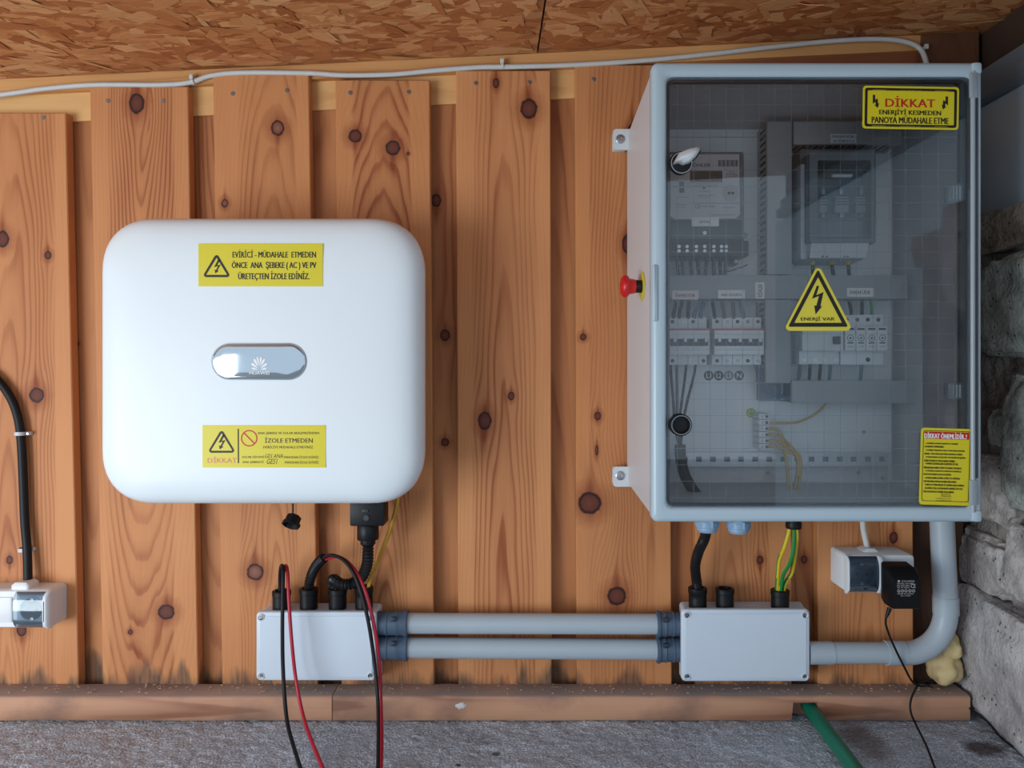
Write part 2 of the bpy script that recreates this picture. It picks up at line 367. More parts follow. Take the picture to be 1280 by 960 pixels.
# ---- back wall : raised boards over recessed backing boards
wall = thing('wall_back', None, None, (0, 0.03, 0), kind='structure')
del_keys = None
L1, D1 = (212, 144, 92), (140, 66, 32)
screw_me = None
def screw_mesh():
    bm = lathe((0, 0, 0), (0, -1, 0), [(0.0042, -0.0008), (0.0042, 0.0004), (0.0034, 0.0011), (0.0001, 0.0011)], 14)
    box(bm, -0.0026, 0.0026, -0.00135, -0.0009, -0.0005, 0.0005); box(bm, -0.0005, 0.0005, -0.00135, -0.0009, -0.0026, 0.0026)
    me = bpy.data.meshes.new('screw'); bm.to_mesh(me); bm.free(); me.materials.append(SCREW); return me
screw_me = screw_mesh()
YR = 0.024        # plane of the recessed boards and the top rail
RAISED = [
 # (top-left, top-right, y top), (bottom-left, bottom-right), knots, screws, params
 (-186, -66, 148, -172, -52, [(-120, 300, 8, 9, 0)], [], dict(x0=.02, c=.03, tilt=.1)),
 (-38, 82, 141, -24, 99, [(3, 299, 8, 10, 0), (60, 319, 4, 5, 0), (46, 494, 9, 9, 1), (12, 700, 4, 5, 0), (27, 788, 6, 7, 0)], [(54, 147)], dict(x0=-.03, c=.035, tilt=.11, contrast=.6)),
 (112, 235, 108, 129, 248, [(171, 129, 9, 12, 1), (208, 765, 10, 9, 1), (163, 790, 3, 3, 0)], [(135, 126), (204, 126)], dict(x0=.0, c=.05, tilt=-.1, contrast=1.0)),
 (266, 386, 93, 278, 398, [(347, 160, 8, 9, 1), (281, 254, 4, 5, 0), (319, 715, 10, 10, 1)], [(291, 117), (359, 113)], dict(x0=.015, c=.05, tilt=.16, contrast=.8)),
 (419, 537, 100, 427, 543, [(444, 170, 8, 8, 1), (491, 185, 9, 9, 1), (510, 192, 2, 2, 0)], [(438, 116), (511, 115)], dict(x0=.0, c=.06, tilt=.2, contrast=.9)),
 (570, 688, 88, 573, 690, [(661, 136, 10, 12, 0), (620, 104, 4, 6, 0), (606, 526, 8, 11, 0), (639, 495, 4, 5, 0)], [(595, 104), (662, 103)], dict(x0=.0, c=.04, tilt=.06, contrast=.9)),
 (719, 836, 81, 721, 840, [(790, 165, 5, 10, 0), (785, 305, 7, 12, 0), (747, 520, 4, 5, 0), (746, 563, 2, 6, 0), (729, 421, 4, 4, 0), (737, 629, 14, 13, 0), (771, 745, 11, 11, 0)], [(742, 99)], dict(x0=.045, c=.03, tilt=.08, contrast=.55)),
 (868, 988, 84, 870, 990, [(950, 700, 4, 5, 0)], [], dict(x0=-.02, c=.05, tilt=.1, contrast=.7)),
 (1020, 1140, 84, 1023, 1142, [(1117, 672, 5, 7, 1), (1000, 300, 5, 6, 0)], [], dict(x0=.01, c=.045, tilt=.08, contrast=.8)),
]
for i, (tl, tr, ty, bl, br, kn, scw, pr) in enumerate(RAISED):
    a = P(tl, ty, 0); b = P(tr, ty, 0); c = P(bl, 856, 0); d = P(br, 856, 0); zb = 0.006
    bm = NB()
    # slightly eased edges
    e = 0.0016
    fr = [(c.x+e, zb), (d.x-e, zb), (b.x-e, a.z-e), (a.x+e, a.z-e)]; md = [(c.x, zb), (d.x, zb), (b.x, a.z), (a.x, a.z)]
    loft([[(x, 0.022, z) for x, z in md], [(x, e, z) for x, z in md], [(x, 0, z) for x, z in fr]], bm)
    mid = Vector(((min(a.x, c.x)+max(b.x, d.x))/2, 0.011, (zb+a.z)/2))
    ks = []
    for (kx, ky, rx, rz, ho) in kn:
        w = P(kx, ky, 0); ks.append((w.x-mid.x, w.z-mid.z, rx/S(0), rz/S(0), ho))
    j = random.uniform(-5, 5)
    mw = wood('pine_board', (L1[0]+j, L1[1]+j, L1[2]+j), (D1[0]+j, D1[1]+j*.8, D1[2]), freq=random.uniform(150, 190), edge=(random.uniform(-.066, -.045), random.uniform(.042, .066)), seed=i*1.7+.3, knots=ks, mold=0.16, zbot=Zsill-mid.z, **{**pr, 'tilt': pr['tilt']*(.45 if i != 2 else 1)})
    bo = fin('board', bm, mw, wall, smooth=30)
    for sx, sy in scw: inst('screw', screw_me, P(sx, sy, 0), bo, rot=(0, random.uniform(0, 3), 0))
# recessed boards (one behind each gap)
GAPS = [(-80, -20), (70, 140), (222, 290), (375, 440), (528, 585), (676, 735), (826, 880), (978, 1034), (1128, 1200), (-230, -170)]
RK = {1: [(94, 430, 3, 4, 0)], 4: [(545, 250, 6, 8, 0), (556, 419, 6, 7, 0), (556, 553, 5, 5, 0)], 7: [(1006, 700, 4, 5, 0)]}
for i, (g0, g1) in enumerate(GAPS):
    a = P(g0-4, 150-0.048*g0+0.0, YR+.004); b = P(g1+4, 855, YR+.004); topz = P(0, 128 - 0.048*(g0+g1)/2, YR).z
    bm = box(NB(), a.x, b.x, YR+.004, YR+.022, 0.0, topz)
    mid = Vector(((a.x+b.x)/2, YR+.013, topz/2))
    ks = []
    for (kx, ky, rx, rz, ho) in RK.get(i, []):
        w = P(kx, ky, YR); ks.append((w.x-mid.x, w.z-mid.z, rx/S(0), rz/S(0), ho))
    mw = wood('pine_backing', (196, 132, 84), (140, 74, 40), freq=120, seed=20+i*2.1, x0=random.uniform(-.03, .03), c=.05, tilt=random.uniform(-.1, .1), contrast=.8, knots=ks, mold=0.22, zbot=Zsill-mid.z)
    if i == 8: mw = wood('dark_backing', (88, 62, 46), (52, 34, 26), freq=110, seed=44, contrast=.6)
    fin('backing_board', bm, mw, wall, smooth=0)
# sheathing behind everything
fin('sheathing', box(NB(), -1.45, 0.95, 0.047, 0.06, -0.02, 1.30), mat('dark_sheathing', (70, 50, 38), .8, var=.2), wall, smooth=0)
# ---- top rail and header (rising to the right with the roof)
def zline(py0, sl, x, y): 
    px = CX + x * S(y); return P(0, py0 + sl*px, y).z
def slantbar(x0, x1, pyt, pyb, sl, yf, yb, bev=0.0015):
    bm = NB(); f = []
    for x, pp in ((x0, pyb), (x1, pyb), (x1, pyt), (x0, pyt)): f.append((x, zline(pp, sl, x, yf)))
    return prism(f, yf, yb, bm)
RAILM = wood('pale_spruce', (232, 184, 122), (196, 138, 82), axis='X', freq=90, seed=60, x0=.0, c=.08, tilt=.05, contrast=.5, knots=[(P(245, 113, 0).x+.03, P(0, 113, 0).z-P(0, 125, 0).z-.012, .007, .007, 0)])
fin('trim_1', slantbar(-1.45, .258, 112, 156, -.0465, YR-.002, YR+.003), RAILM, None, smooth=0, kind='structure')
fin('trim_4', slantbar(.2585, .80, 110, 160, -.0465, YR-.004, YR+.003), wood('shaded_spruce', (150, 88, 58), (112, 60, 38), axis='X', freq=100, seed=66, x0=.02, c=.06, tilt=.04, contrast=.6), None, smooth=0, kind='structure')  # right part of the rail; light falloff painted in as a darker, redder colour
HEADM = wood('header_spruce', (222, 164, 104), (178, 112, 62), axis='X', freq=100, seed=63, x0=.02, c=.06, tilt=.04, contrast=.6)
fin('trim_2', slantbar(-1.45, .80, 92, 117, -.047, 0.008, YR+.02), HEADM, None, smooth=0, kind='structure')
# upper boards beside the cabinet, reddish, under the roof
fin('trim_3', pbox(1152, 1224, 38, 120, 0.004, 0.05, .001), wood('dark_board', (112, 72, 50), (70, 42, 30), freq=120, seed=70, contrast=.6), None, smooth=0, kind='structure')

# ---- ceiling : two OSB panels with loose strands
def ceil_z(x): return zline(97, -.0480, x, 0)
CS = (ceil_z(1) - ceil_z(0))
def osb():
    m, nt, N, L, b = nmat('osb_base')
    tc = N.new('ShaderNodeTexCoord'); mp = N.new('ShaderNodeMapping'); mp.inputs['Scale'].default_value = (22, 60, 1); L.new(tc.outputs['Object'], mp.inputs[0])
    n0 = N.new('ShaderNodeTexNoise'); n0.inputs['Scale'].default_value = 14; L.new(tc.outputs['Object'], n0.inputs['Vector'])
    va = N.new('ShaderNodeVectorMath'); va.operation = 'MULTIPLY_ADD'; va.inputs[1].default_value = (2.2, 2.2, 0); L.new(n0.outputs['Color'], va.inputs[0]); L.new(mp.outputs[0], va.inputs[2])
    v = N.new('ShaderNodeTexVoronoi'); v.inputs['Scale'].default_value = 1; L.new(va.outputs[0], v.inputs['Vector'])
    r = N.new('ShaderNodeValToRGB'); e = r.color_ramp.elements; e[0].color = lin((150, 92, 54)); e[1].color = lin((206, 146, 98))
    q = e.new(.5); q.color = lin((172, 112, 70))
    sp = N.new('ShaderNodeSeparateColor'); L.new(v.outputs['Color'], sp.inputs[0]); L.new(sp.outputs[0], r.inputs[0]); L.new(r.outputs[0], b.inputs['Base Color'])
    b.inputs['Roughness'].default_value = .6; return m
def strandmat():
    m, nt, N, L, b = nmat('osb_strand')
    g = N.new('ShaderNodeNewGeometry'); r = N.new('ShaderNodeValToRGB'); e = r.color_ramp.elements
    e[0].color = lin((176, 102, 54)); e[1].color = lin((240, 182, 126)); q = e.new(.35); q.color = lin((204, 130, 76)); q = e.new(.72); q.color = lin((222, 154, 98))
    L.new(g.outputs['Random Per Island'], r.inputs[0])
    tc = N.new('ShaderNodeTexCoord'); mp = N.new('ShaderNodeMapping'); mp.inputs['Scale'].default_value = (40, 420, 40); L.new(tc.outputs['Object'], mp.inputs[0])
    n = N.new('ShaderNodeTexNoise'); n.inputs['Scale'].default_value = 1; n.inputs['Detail'].default_value = 3; L.new(mp.outputs[0], n.inputs['Vector'])
    mx = N.new('ShaderNodeMix'); mx.data_type = 'RGBA'; mx.blend_type = 'MULTIPLY'; mx.inputs['Factor'].default_value = .5
    r2 = N.new('ShaderNodeValToRGB'); r2.color_ramp.elements[0].color = (.45, .4, .36, 1); r2.color_ramp.elements[0].position = .3; r2.color_ramp.elements[1].color = (1.2, 1.2, 1.2, 1); L.new(n.outputs['Fac'], r2.inputs[0])
    L.new(r.outputs[0], mx.inputs['A']); L.new(r2.outputs[0], mx.inputs['B']); L.new(mx.outputs['Result'], b.inputs['Base Color']); b.inputs['Roughness'].default_value = .55
    return m
OSB = osb(); STR = strandmat()
ceil = thing('ceiling', None, None, (0, -0.5, ceil_z(0)), kind='structure')
seam0 = P(672, 64, 0).x; seam1 = seam0 + 0.004
YB = -1.6
def seamx(y): return seam0 + (-y) * 0.045
def panel(xa, xb, xa1, xb1):
    bm = NB()
    pts = [(xa, .05), (xb, .05), (xb1, YB), (xa1, YB)]
    lo = [bm.verts.new((x, y, ceil_z(x))) for x, y in pts]; hi = [bm.verts.new((x, y, ceil_z(x)+.015)) for x, y in pts]
    bm.faces.new(lo); bm.faces.new(hi[::-1])
    for i in range(4): bm.faces.new((lo[i], hi[i], hi[(i+1) % 4], lo[(i+1) % 4]))
    return bm
pl = fin('osb_panel', panel(-2.6, seamx(.05)-.0016, -2.6, seamx(YB)-.0016), OSB, ceil, smooth=0)
pr_ = fin('osb_panel', panel(seamx(.05)+.0016, 1.05, seamx(YB)+.0016, 1.05), OSB, ceil, smooth=0)
fin('roof_deck', box(NB(), -2.65, 1.1, YB-.02, .08, ceil_z(1.1)+.03, ceil_z(1.1)+.06), mat('dark_roof', (40, 34, 30), .9), ceil, smooth=0)
def strands(x0, x1, n, seamside):
    bm = NB(); rnd = random.Random(11 if seamside > 0 else 5)
    for k in range(n):
        cx = rnd.uniform(x0, x1); cy = -rnd.random()**1.0*.62 - .0
        lg = rnd.uniform(.022, .075); w = rnd.uniform(.006, .020); an = rnd.gauss(0, .38) + (.0 if rnd.random() < .8 else 1.2)
        pts = []
        for (u, v) in ((-1, -.5), (-.55, -1), (.4, -.9), (1, -.3), (.8, .6), (.1, 1), (-.7, .8)):
            u *= lg*rnd.uniform(.7, 1.1); v *= w*rnd.uniform(.6, 1.1)
            pts.append((cx+u*math.cos(an)-v*math.sin(an), cy+u*math.sin(an)+v*math.cos(an)))
        if max(p[1] for p in pts) > .004: continue
        if seamside < 0 and any(p[0] > seamx(p[1])-.003 for p in pts): continue
        if seamside > 0 and any(p[0] < seamx(p[1])+.003 for p in pts): continue
        z0 = -rnd.uniform(.0002, .0014); tx, ty = rnd.gauss(0, .015), rnd.gauss(0, .03); th = .0003
        zf = lambda x, y: min(ceil_z(x)-.00015, ceil_z(x)+z0+(x-cx)*tx+(y-cy)*ty)
        lo = [bm.verts.new((x, y, zf(x, y)-th)) for x, y in pts]; hi = [bm.verts.new((x, y, zf(x, y)+th*.5)) for x, y in pts]
        bm.faces.new(lo[::-1])
        for i in range(len(pts)):
            j = (i+1) % len(pts); bm.faces.new((lo[i], lo[j], hi[j], hi[i]))
    return bm
fin('osb_strands', strands(-1.15, seam0+.03, 2600, -1), STR, pl, smooth=0, kind='stuff')
fin('osb_strands', strands(seam0-.01, .82, 1700, 1), STR, pr_, smooth=0, kind='stuff')
# a loose flake hanging from the right panel
bm = NB(); w = P(1020, 22, -.16); zc = ceil_z(w.x)
pts = [(-.026, .008, -.004), (-.010, .020, -.001), (.016, .018, -.002), (.028, -.004, -.012), (.004, -.024, -.022), (-.020, -.012, -.016)]
loft([[(w.x+a, w.y+b, zc+c) for a, b, c in pts], [(w.x+a, w.y+b, zc+c+.0008) for a, b, c in pts]], bm)
fin('flake', bm, mat('pale_flake', (226, 170, 124), .55, var=.1), pr_, smooth=0, label='loose pale flake peeling off the board')

# ---- floor : rough screed, displaced
def screed():
    m, nt, N, L, b = nmat('rough_screed')
    tc = N.new('ShaderNodeTexCoord')
    def nz(s, d): 
        n = N.new('ShaderNodeTexNoise'); n.inputs['Scale'].default_value = s; n.inputs['Detail'].default_value = d; L.new(tc.outputs['Object'], n.inputs['Vector']); return n.outputs['Fac']
    a = nz(9, 4); f = nz(260, 4)
    r = N.new('ShaderNodeValToRGB'); e = r.color_ramp.elements; e[0].position = .3; e[0].color = lin((160, 168, 182)); e[1].position = .7; e[1].color = lin((232, 243, 255)); L.new(f, r.inputs[0])
    r2 = N.new('ShaderNodeValToRGB'); e = r2.color_ramp.elements; e[0].position = .3; e[0].color = (.84, .83, .83, 1); e[1].position = .6; e[1].color = (1, 1, 1, 1); L.new(a, r2.inputs[0])
    mx = N.new('ShaderNodeMix'); mx.data_type = 'RGBA'; mx.blend_type = 'MULTIPLY'; mx.inputs['Factor'].default_value = 1; L.new(r.outputs[0], mx.inputs['A']); L.new(r2.outputs[0], mx.inputs['B'])
    col = mx.outputs['Result']
    # rust-brown stains and a muddy streak beside the hose
    sp = N.new('ShaderNodeSeparateXYZ'); L.new(tc.outputs['Object'], sp.inputs[0])
    for (wx, wy, rx, ry, cc, amt) in STAINS:
        dx = M_(N, L, 'DIVIDE', M_(N, L, 'SUBTRACT', sp.outputs['X'], wx), rx); dy = M_(N, L, 'DIVIDE', M_(N, L, 'SUBTRACT', sp.outputs['Y'], wy), ry)
        dd = M_(N, L, 'ADD', M_(N, L, 'MULTIPLY', dx, dx), M_(N, L, 'MULTIPLY', dy, dy)); dd = M_(N, L, 'ADD', dd, M_(N, L, 'MULTIPLY_ADD', nz(40, 3), 1.6, -.8))
        mr = N.new('ShaderNodeMapRange'); mr.inputs[1].default_value = .3; mr.inputs[2].default_value = 1.3; mr.inputs[3].default_value = amt; mr.inputs[4].default_value = 0; L.new(dd, mr.inputs[0])
        m2 = N.new('ShaderNodeMix'); m2.data_type = 'RGBA'; L.new(mr.outputs[0], m2.inputs['Factor']); L.new(col, m2.inputs['A']); m2.inputs['B'].default_value = lin(cc); col = m2.outputs['Result']
    L.new(col, b.inputs['Base Color']); b.inputs['Roughness'].default_value = .85
    bp = N.new('ShaderNodeBump'); bp.inputs['Strength'].default_value = 1; bp.inputs['Distance'].default_value = .007; L.new(nz(240, 5), bp.inputs['Height']); L.new(bp.outputs['Normal'], b.inputs['Normal'])
    return m
def floor_at(px, py):
    d = CZ*F/(py-CY); return ((px-CX)*d/F, d-D0)
FX0, FX1, FY0, FY1 = -2.2, .98, -.70, .03
fcx, fcy = (FX0+FX1)/2, (FY0+FY1)/2
STAINS = []
for px, py, rx, ry, cc, amt in ((1230, 934, .035, .03, (70, 48, 42), .85), (1080, 925, .035, .07, (104, 78, 58), .6), (620, 940, .008, .006, (40, 38, 40), .8), (573, 955, .005, .005, (30, 30, 32), .9), (600, 925, .03, .012, (100, 100, 106), .4)):
    wx, wy = floor_at(px, py); STAINS.append((wx-fcx, wy-fcy, rx, ry, cc, amt))
bm = NB(); nx, ny = 620, 190
g = []
for j in range(ny+1):
    y = FY0 + (FY1-FY0)*j/ny; row = []
    for i in range(nx+1):
        x = FX0 + (FX1-FX0)*i/nx
        z = .002*noise.noise((x*22, y*22, 0)) + .0024*noise.noise((x*70, y*70, 3)) + .0026*noise.noise((x*170, y*170, 5)) - .002
        if i == 0 or j == 0 or i == nx or j == ny: z = -.0015
        row.append((x, y, z))
    g.append(row)
me = bpy.data.meshes.new('floor'); V = [p for r in g for p in r]; Fc = [(j*(nx+1)+i, j*(nx+1)+i+1, (j+1)*(nx+1)+i+1, (j+1)*(nx+1)+i) for j in range(ny) for i in range(nx)]
me.from_pydata(V, [], Fc)
fin('floor', me, screed(), None, smooth=60, kind='structure')
# the slab edge and the lower ground in front of the ledge (behind the camera)
fin('floor_slab', box(NB(), FX0, FX1, FY0, FY1, -.12, -.006), mat('slab_concrete', (140, 138, 136), .9, var=.1), None, smooth=0, kind='structure')
fin('ground', box(NB(), -9, 6, -12, .4, -1.02, -.95), mat('yard_concrete', (150, 148, 144), .9, var=.12, scale=2), None, smooth=0, kind='structure')

# ---- baseboard timber
bb = thing('baseboard_back', None, None, (0, -.02, 0), kind='structure')
BASEM = wood('weathered_timber', (206, 156, 124), (150, 100, 76), axis='X', freq=70, seed=80, c=.05, tilt=.03, contrast=1.1, stain=(126, 98, 86), dust=(138, 128, 124))
xa, xn0, xn1, xb = -1.45, P(992, 880, -.052).x, P(1022, 880, -.052).x, P(1213, 880, -.052).x
xs = P(415, 880, -.052).x
def timber(x0, x1, notch=None):
    bm = NB(); n = 40; loops = []
    xs_ = [x0 + (x1-x0)*k/n for k in range(n+1)]
    if notch:
        xs_ = sorted([x for x in xs_ if not (notch[0]-.004 < x < notch[1]+.004)] + [notch[0]-.003, notch[0], notch[1], notch[1]+.003])
    for x in xs_:
        w = .0018*noise.noise((x*9, 2.2, 0)); w2 = .0014*noise.noise((x*25, 7.1, 0))
        inn = notch and notch[0]-.0005 <= x <= notch[1]+.0005
        yf = -.052 + w
        zt = Zsill + w2
        if inn: prof = [(.0, .001), (-.02, .001), (-.02, zt*.72), (yf+.001, zt*.72 + .002*noise.noise((x*200, 1, 1))), (yf, zt-.004), (yf+.004, zt), (.0, zt)]
        else: prof = [(.0, .001), (-.02, .001), (yf+.003, .001), (yf, .005), (yf, zt-.004), (yf+.004, zt), (.0, zt)]
        loops.append([(x, a, b) for a, b in prof])
    return loft(loops, bm)
t1 = fin('timber', timber(xa, xs-.0007), BASEM, bb, smooth=50)
t2 = fin('timber', timber(xs+.0007, xb, (xn0, xn1)), BASEM, bb, smooth=50)
t3 = None
# filler blob on the timber
bm = NB(); bmesh.ops.create_icosphere(bm, subdivisions=3, radius=1)
w = P(576, 882, -.052)
for v in bm.verts: v.co = Vector((w.x + v.co.x*.009*(1+.5*noise.noise(v.co*2)), -.0525 + v.co.y*.002, w.z + v.co.z*.005*(1+.5*noise.noise(v.co*2+Vector((3, 0, 0))))))
fin('filler_spot', bm, mat('white_filler', (214, 212, 210), .7), t2, label='dab of white filler')
# sawdust on the ledge
bm = NB(); rnd = random.Random(3)
for k in range(230):
    x = rnd.uniform(-1.0, .8); y = -rnd.uniform(.004, .048); s = rnd.uniform(.0008, .0026); a = rnd.uniform(0, 3.1); z = Zsill+.0015
    dx, dy = s*math.cos(a), s*math.sin(a); vs_ = [bm.verts.new((x+sx*dx-sy*dy*.35, y+sx*dy+sy*dx*.35, z+hz)) for hz in (0, .0008) for sx, sy in ((-1, -1), (1, -1), (1, 1), (-1, 1))]
    bm.faces.new(vs_[4:]); 
    for i in range(4): bm.faces.new((vs_[i], vs_[(i+1) % 4], vs_[4+(i+1) % 4], vs_[4+i]))
fin('sawdust', bm, mat('sawdust', (205, 180, 150), .8, var=.2), None, smooth=0, label='pale sawdust crumbs lying along the bottom timber', cat='sawdust', kind='stuff')

# ---- right wall : rubble stone below, pale panel and frame above
XR = .835
wr = thing('wall_right', None, None, (XR+.05, -.4, 0), kind='structure')
def mortar():
    m, nt, N, L, b = nmat('mortar')
    tc = N.new('ShaderNodeTexCoord'); n = N.new('ShaderNodeTexNoise'); n.inputs['Scale'].default_value = 14; n.inputs['Detail'].default_value = 6; L.new(tc.outputs['Object'], n.inputs['Vector'])
    r = N.new('ShaderNodeValToRGB'); e = r.color_ramp.elements; e[0].position = .35; e[0].color = lin((98, 84, 76)); e[1].position = .65; e[1].color = lin((168, 160, 154)); L.new(n.outputs['Fac'], r.inputs[0]); L.new(r.outputs[0], b.inputs['Base Color'])
    n2 = N.new('ShaderNodeTexNoise'); n2.inputs['Scale'].default_value = 120; n2.inputs['Detail'].default_value = 5; L.new(tc.outputs['Object'], n2.inputs['Vector'])
    bp = N.new('ShaderNodeBump'); bp.inputs['Distance'].default_value = .006; L.new(n2.outputs['Fac'], bp.inputs['Height']); L.new(bp.outputs['Normal'], b.inputs['Normal']); b.inputs['Roughness'].default_value = .9
    return m
def stonemat(name, lo, hi, pit=.5):
    m, nt, N, L, b = nmat(name)
    tc = N.new('ShaderNodeTexCoord'); n = N.new('ShaderNodeTexNoise'); n.inputs['Scale'].default_value = 22; n.inputs['Detail'].default_value = 8; n.inputs['Roughness'].default_value = .65; L.new(tc.outputs['Object'], n.inputs['Vector'])
    r = N.new('ShaderNodeValToRGB'); e = r.color_ramp.elements; e[0].position = .34; e[0].color = lin(lo); e[1].position = .62; e[1].color = lin(hi); L.new(n.outputs['Fac'], r.inputs[0])
    v = N.new('ShaderNodeTexVoronoi'); v.inputs['Scale'].default_value = 95; L.new(tc.outputs['Object'], v.inputs['Vector'])
    pr = N.new('ShaderNodeMapRange'); pr.inputs[1].default_value = .08; pr.inputs[2].default_value = .24; L.new(v.outputs['Distance'], pr.inputs[0])
    sel = N.new('ShaderNodeTexNoise'); sel.inputs['Scale'].default_value = 30; L.new(tc.outputs['Object'], sel.inputs['Vector'])
    ss = N.new('ShaderNodeMapRange'); ss.inputs[1].default_value = .52; ss.inputs[2].default_value = .6; ss.inputs[3].default_value = 1; ss.inputs[4].default_value = 0; L.new(sel.outputs['Fac'], ss.inputs[0])
    pit_ = M_(N, L, 'MAXIMUM', pr.outputs[0], ss.outputs[0])
    mx = N.new('ShaderNodeMix'); mx.data_type = 'RGBA'; mx.inputs['A'].default_value = lin((52, 46, 44)); L.new(r.outputs[0], mx.inputs['B']); L.new(pit_, mx.inputs['Factor']); L.new(mx.outputs['Result'], b.inputs['Base Color'])
    n2 = N.new('ShaderNodeTexNoise'); n2.inputs['Scale'].default_value = 130; n2.inputs['Detail'].default_value = 6; L.new(tc.outputs['Object'], n2.inputs['Vector'])
    bp = N.new('ShaderNodeBump'); bp.inputs['Distance'].default_value = .005; bp.inputs['Strength'].default_value = .9; L.new(M_(N, L, 'ADD', n2.outputs['Fac'], M_(N, L, 'MULTIPLY', pit_, .5)), bp.inputs['Height']); L.new(bp.outputs['Normal'], b.inputs['Normal']); b.inputs['Roughness'].default_value = .9
    return m
ST1 = stonemat('stone_green_grey', (128, 138, 132), (208, 214, 206)); ST2 = stonemat('stone_warm_grey', (150, 142, 138), (206, 198, 194)); ST3 = stonemat('stone_pale', (158, 152, 152), (204, 200, 200))
def zat(py, px):   # height on the side wall seen at px,py
    d = (XR-.02)*F/(px-CX); return CZ - (py-CY)*d/F
ZTOP = P(1230, 268, XR*F/575-D0).z
bm = NB(); rows = []
for k in range(121):
    z = -.02 + (ZTOP+.02)*k/120
    rows.append([(XR+.28, .06, z)] + [(XR+.016+.012*noise.noise((y*16, z*16, 2))+.007*noise.noise((y*45, z*45, 5))+.003*noise.noise((y*120, z*120, 8)), y, z) for y in [.06-.78*j/140 for j in range(141)]] + [(XR+.28, -.72, z)])
loft(rows, bm); fin('mortar_core', bm, mortar(), wr, smooth=60)
def stone(x, y, z, rx, ry, rz, m, seed, sq=.5, tiltz=0):
    bm = NB(); bmesh.ops.create_icosphere(bm, subdivisions=5, radius=1)
    for v in bm.verts:
        p = v.co.copy()
        q = Vector([math.copysign(abs(t)**sq, t) for t in p]); q = q / max(1e-6, (abs(q.x)**6+abs(q.y)**6+abs(q.z)**6)**(1/6))
        n1 = noise.noise(p*1.1+Vector((seed, 0, 0)))*.20 + noise.noise(p*2.3+Vector((0, seed, 0)))*.12 + noise.noise(p*6+Vector((0, 0, seed)))*.05 + noise.noise(p*15+Vector((0, 0, seed)))*.022 + noise.noise(p*34+Vector((0, 0, seed)))*.009
        q *= 1+n1
        v.co = Vector((q.x*rx, q.y*ry, q.z*rz))
    bmesh.ops.rotate(bm, verts=bm.verts, cent=(0, 0, 0), matrix=Matrix.Rotation(tiltz, 3, 'X'))
    bmesh.ops.translate(bm, verts=bm.verts, vec=(x, y, z))
    return fin('stone', bm, m, wr, smooth=80)
def sy(px): return XR*F/(px-CX)-D0      # depth on the side wall for a pixel column
STONES = [ # centre px,py, half extents (x, y, z in m), material
 (1285, 378, .045, .115, .086, ST1), (1248, 535, .034, .040, .033, ST1), (1284, 560, .042, .070, .112, ST1),
 (1228, 612, .040, .078, .060, ST2), (1228, 706, .046, .080, .052, ST2), (1300, 716, .046, .075, .058, ST2),
 (1262, 834, .066, .155, .108, ST3)]
for k, (px, py, rx, ry, rz, m) in enumerate(STONES):
    y = sy(px); d = y+D0; z = CZ-(py-CY)*d/F
    stone(XR+(.034 if k < 6 else .03), y, z, rx, ry, rz, m, k*3.7+1)
rnd = random.Random(9)
y = -.42
while y > -.62:
    z = .05
    while z < ZTOP-.06:
        hz = rnd.uniform(.06, .11); stone(XR+.035, y-rnd.uniform(0, .08), z+hz, .05, rnd.uniform(.1, .15), hz*.93, rnd.choice([ST1, ST2, ST3]), rnd.uniform(0, 99)); z += 2*hz
    y -= .29
# concrete ledge on top of the stones
bm = NB(); n = 60; loops = []
for k in range(n+1):
    y = .05 - .77*k/n; w = .008*noise.noise((y*9, 0, 0)); w2 = .006*noise.noise((y*25, 4, 0))
    loops.append([(XR+.26, y, ZTOP-.075+w), (XR-.004+w2, y, ZTOP-.07+w), (XR-.014+w2, y, ZTOP-.03), (XR-.012+w, y, ZTOP-.004+w2*.4), (XR+.26, y, ZTOP+.0)])
loft(loops, bm); fin('concrete_ledge', bm, stonemat('rough_concrete', (112, 98, 86), (176, 164, 150)), wr, smooth=60)
# pale panels and frame above
PAN = mat('pale_blue_panel', (208, 230, 244), .45, var=.05, scale=5)
FRM = mat('frame_grey', (120, 130, 138), .4, var=.06)
ZP1 = P(1230, 135, sy(1230)).z; ZP2 = P(1230, 84, sy(1230)).z
k = 0
yy = .05
for y0, y1, zz in ((.05, -.7245, ZTOP-.004), (-.725, -1.2, -.94), (-1.2005, -1.68, -.94)):
    fin('panel', box(NB(), XR+.012, XR+.03, y1, y0, zz, ZP1+.01, .002), PAN, wr, smooth=30)
fin('panel_frame', box(NB(), XR-.012, XR+.03, YB, .05, ZP1+.012, ZP1+.04, .004), FRM, wr, smooth=30)
fin('panel_frame', box(NB(), XR+.002, XR+.03, YB, .05, ZP1+.044, ZP2, .004), FRM, wr, smooth=30)
fin('wall_plate', box(NB(), XR+.02, XR+.12, YB, .05, ZP2+.002, ceil_z(XR)-.001), mat('dark_plate', (66, 46, 36), .7, var=.15), wr, smooth=0)

# ---- expanding foam in the corner
def foam(px, py, rx, rz, seed, name, lab):
    bm = NB(); bmesh.ops.create_icosphere(bm, subdivisions=4, radius=1); w = P(px, py, -.015)
    for v in bm.verts:
        p = v.co.copy(); s = 1+.28*noise.noise(p*1.3+Vector((seed, 0, 0)))+.06*noise.noise(p*4+Vector((seed, 0, 0)))
        v.co = Vector((w.x+p.x*rx*s, w.y+p.y*.03*s, w.z+p.z*rz*s))
    return fin(name, bm, mat('yellow_foam', (214, 190, 138), .7, var=.1, bump=.3, bscale=120), None, smooth=80, label=lab, cat='foam', group='expanding foam in the corner')
foam(1180, 834, .030, .030, 1, 'foam_blob', 'yellowish expanding foam blob sitting on the bottom timber')
foam(1185, 806, .018, .024, 5, 'foam_blob', 'smaller yellowish foam lump under the pipe bend')

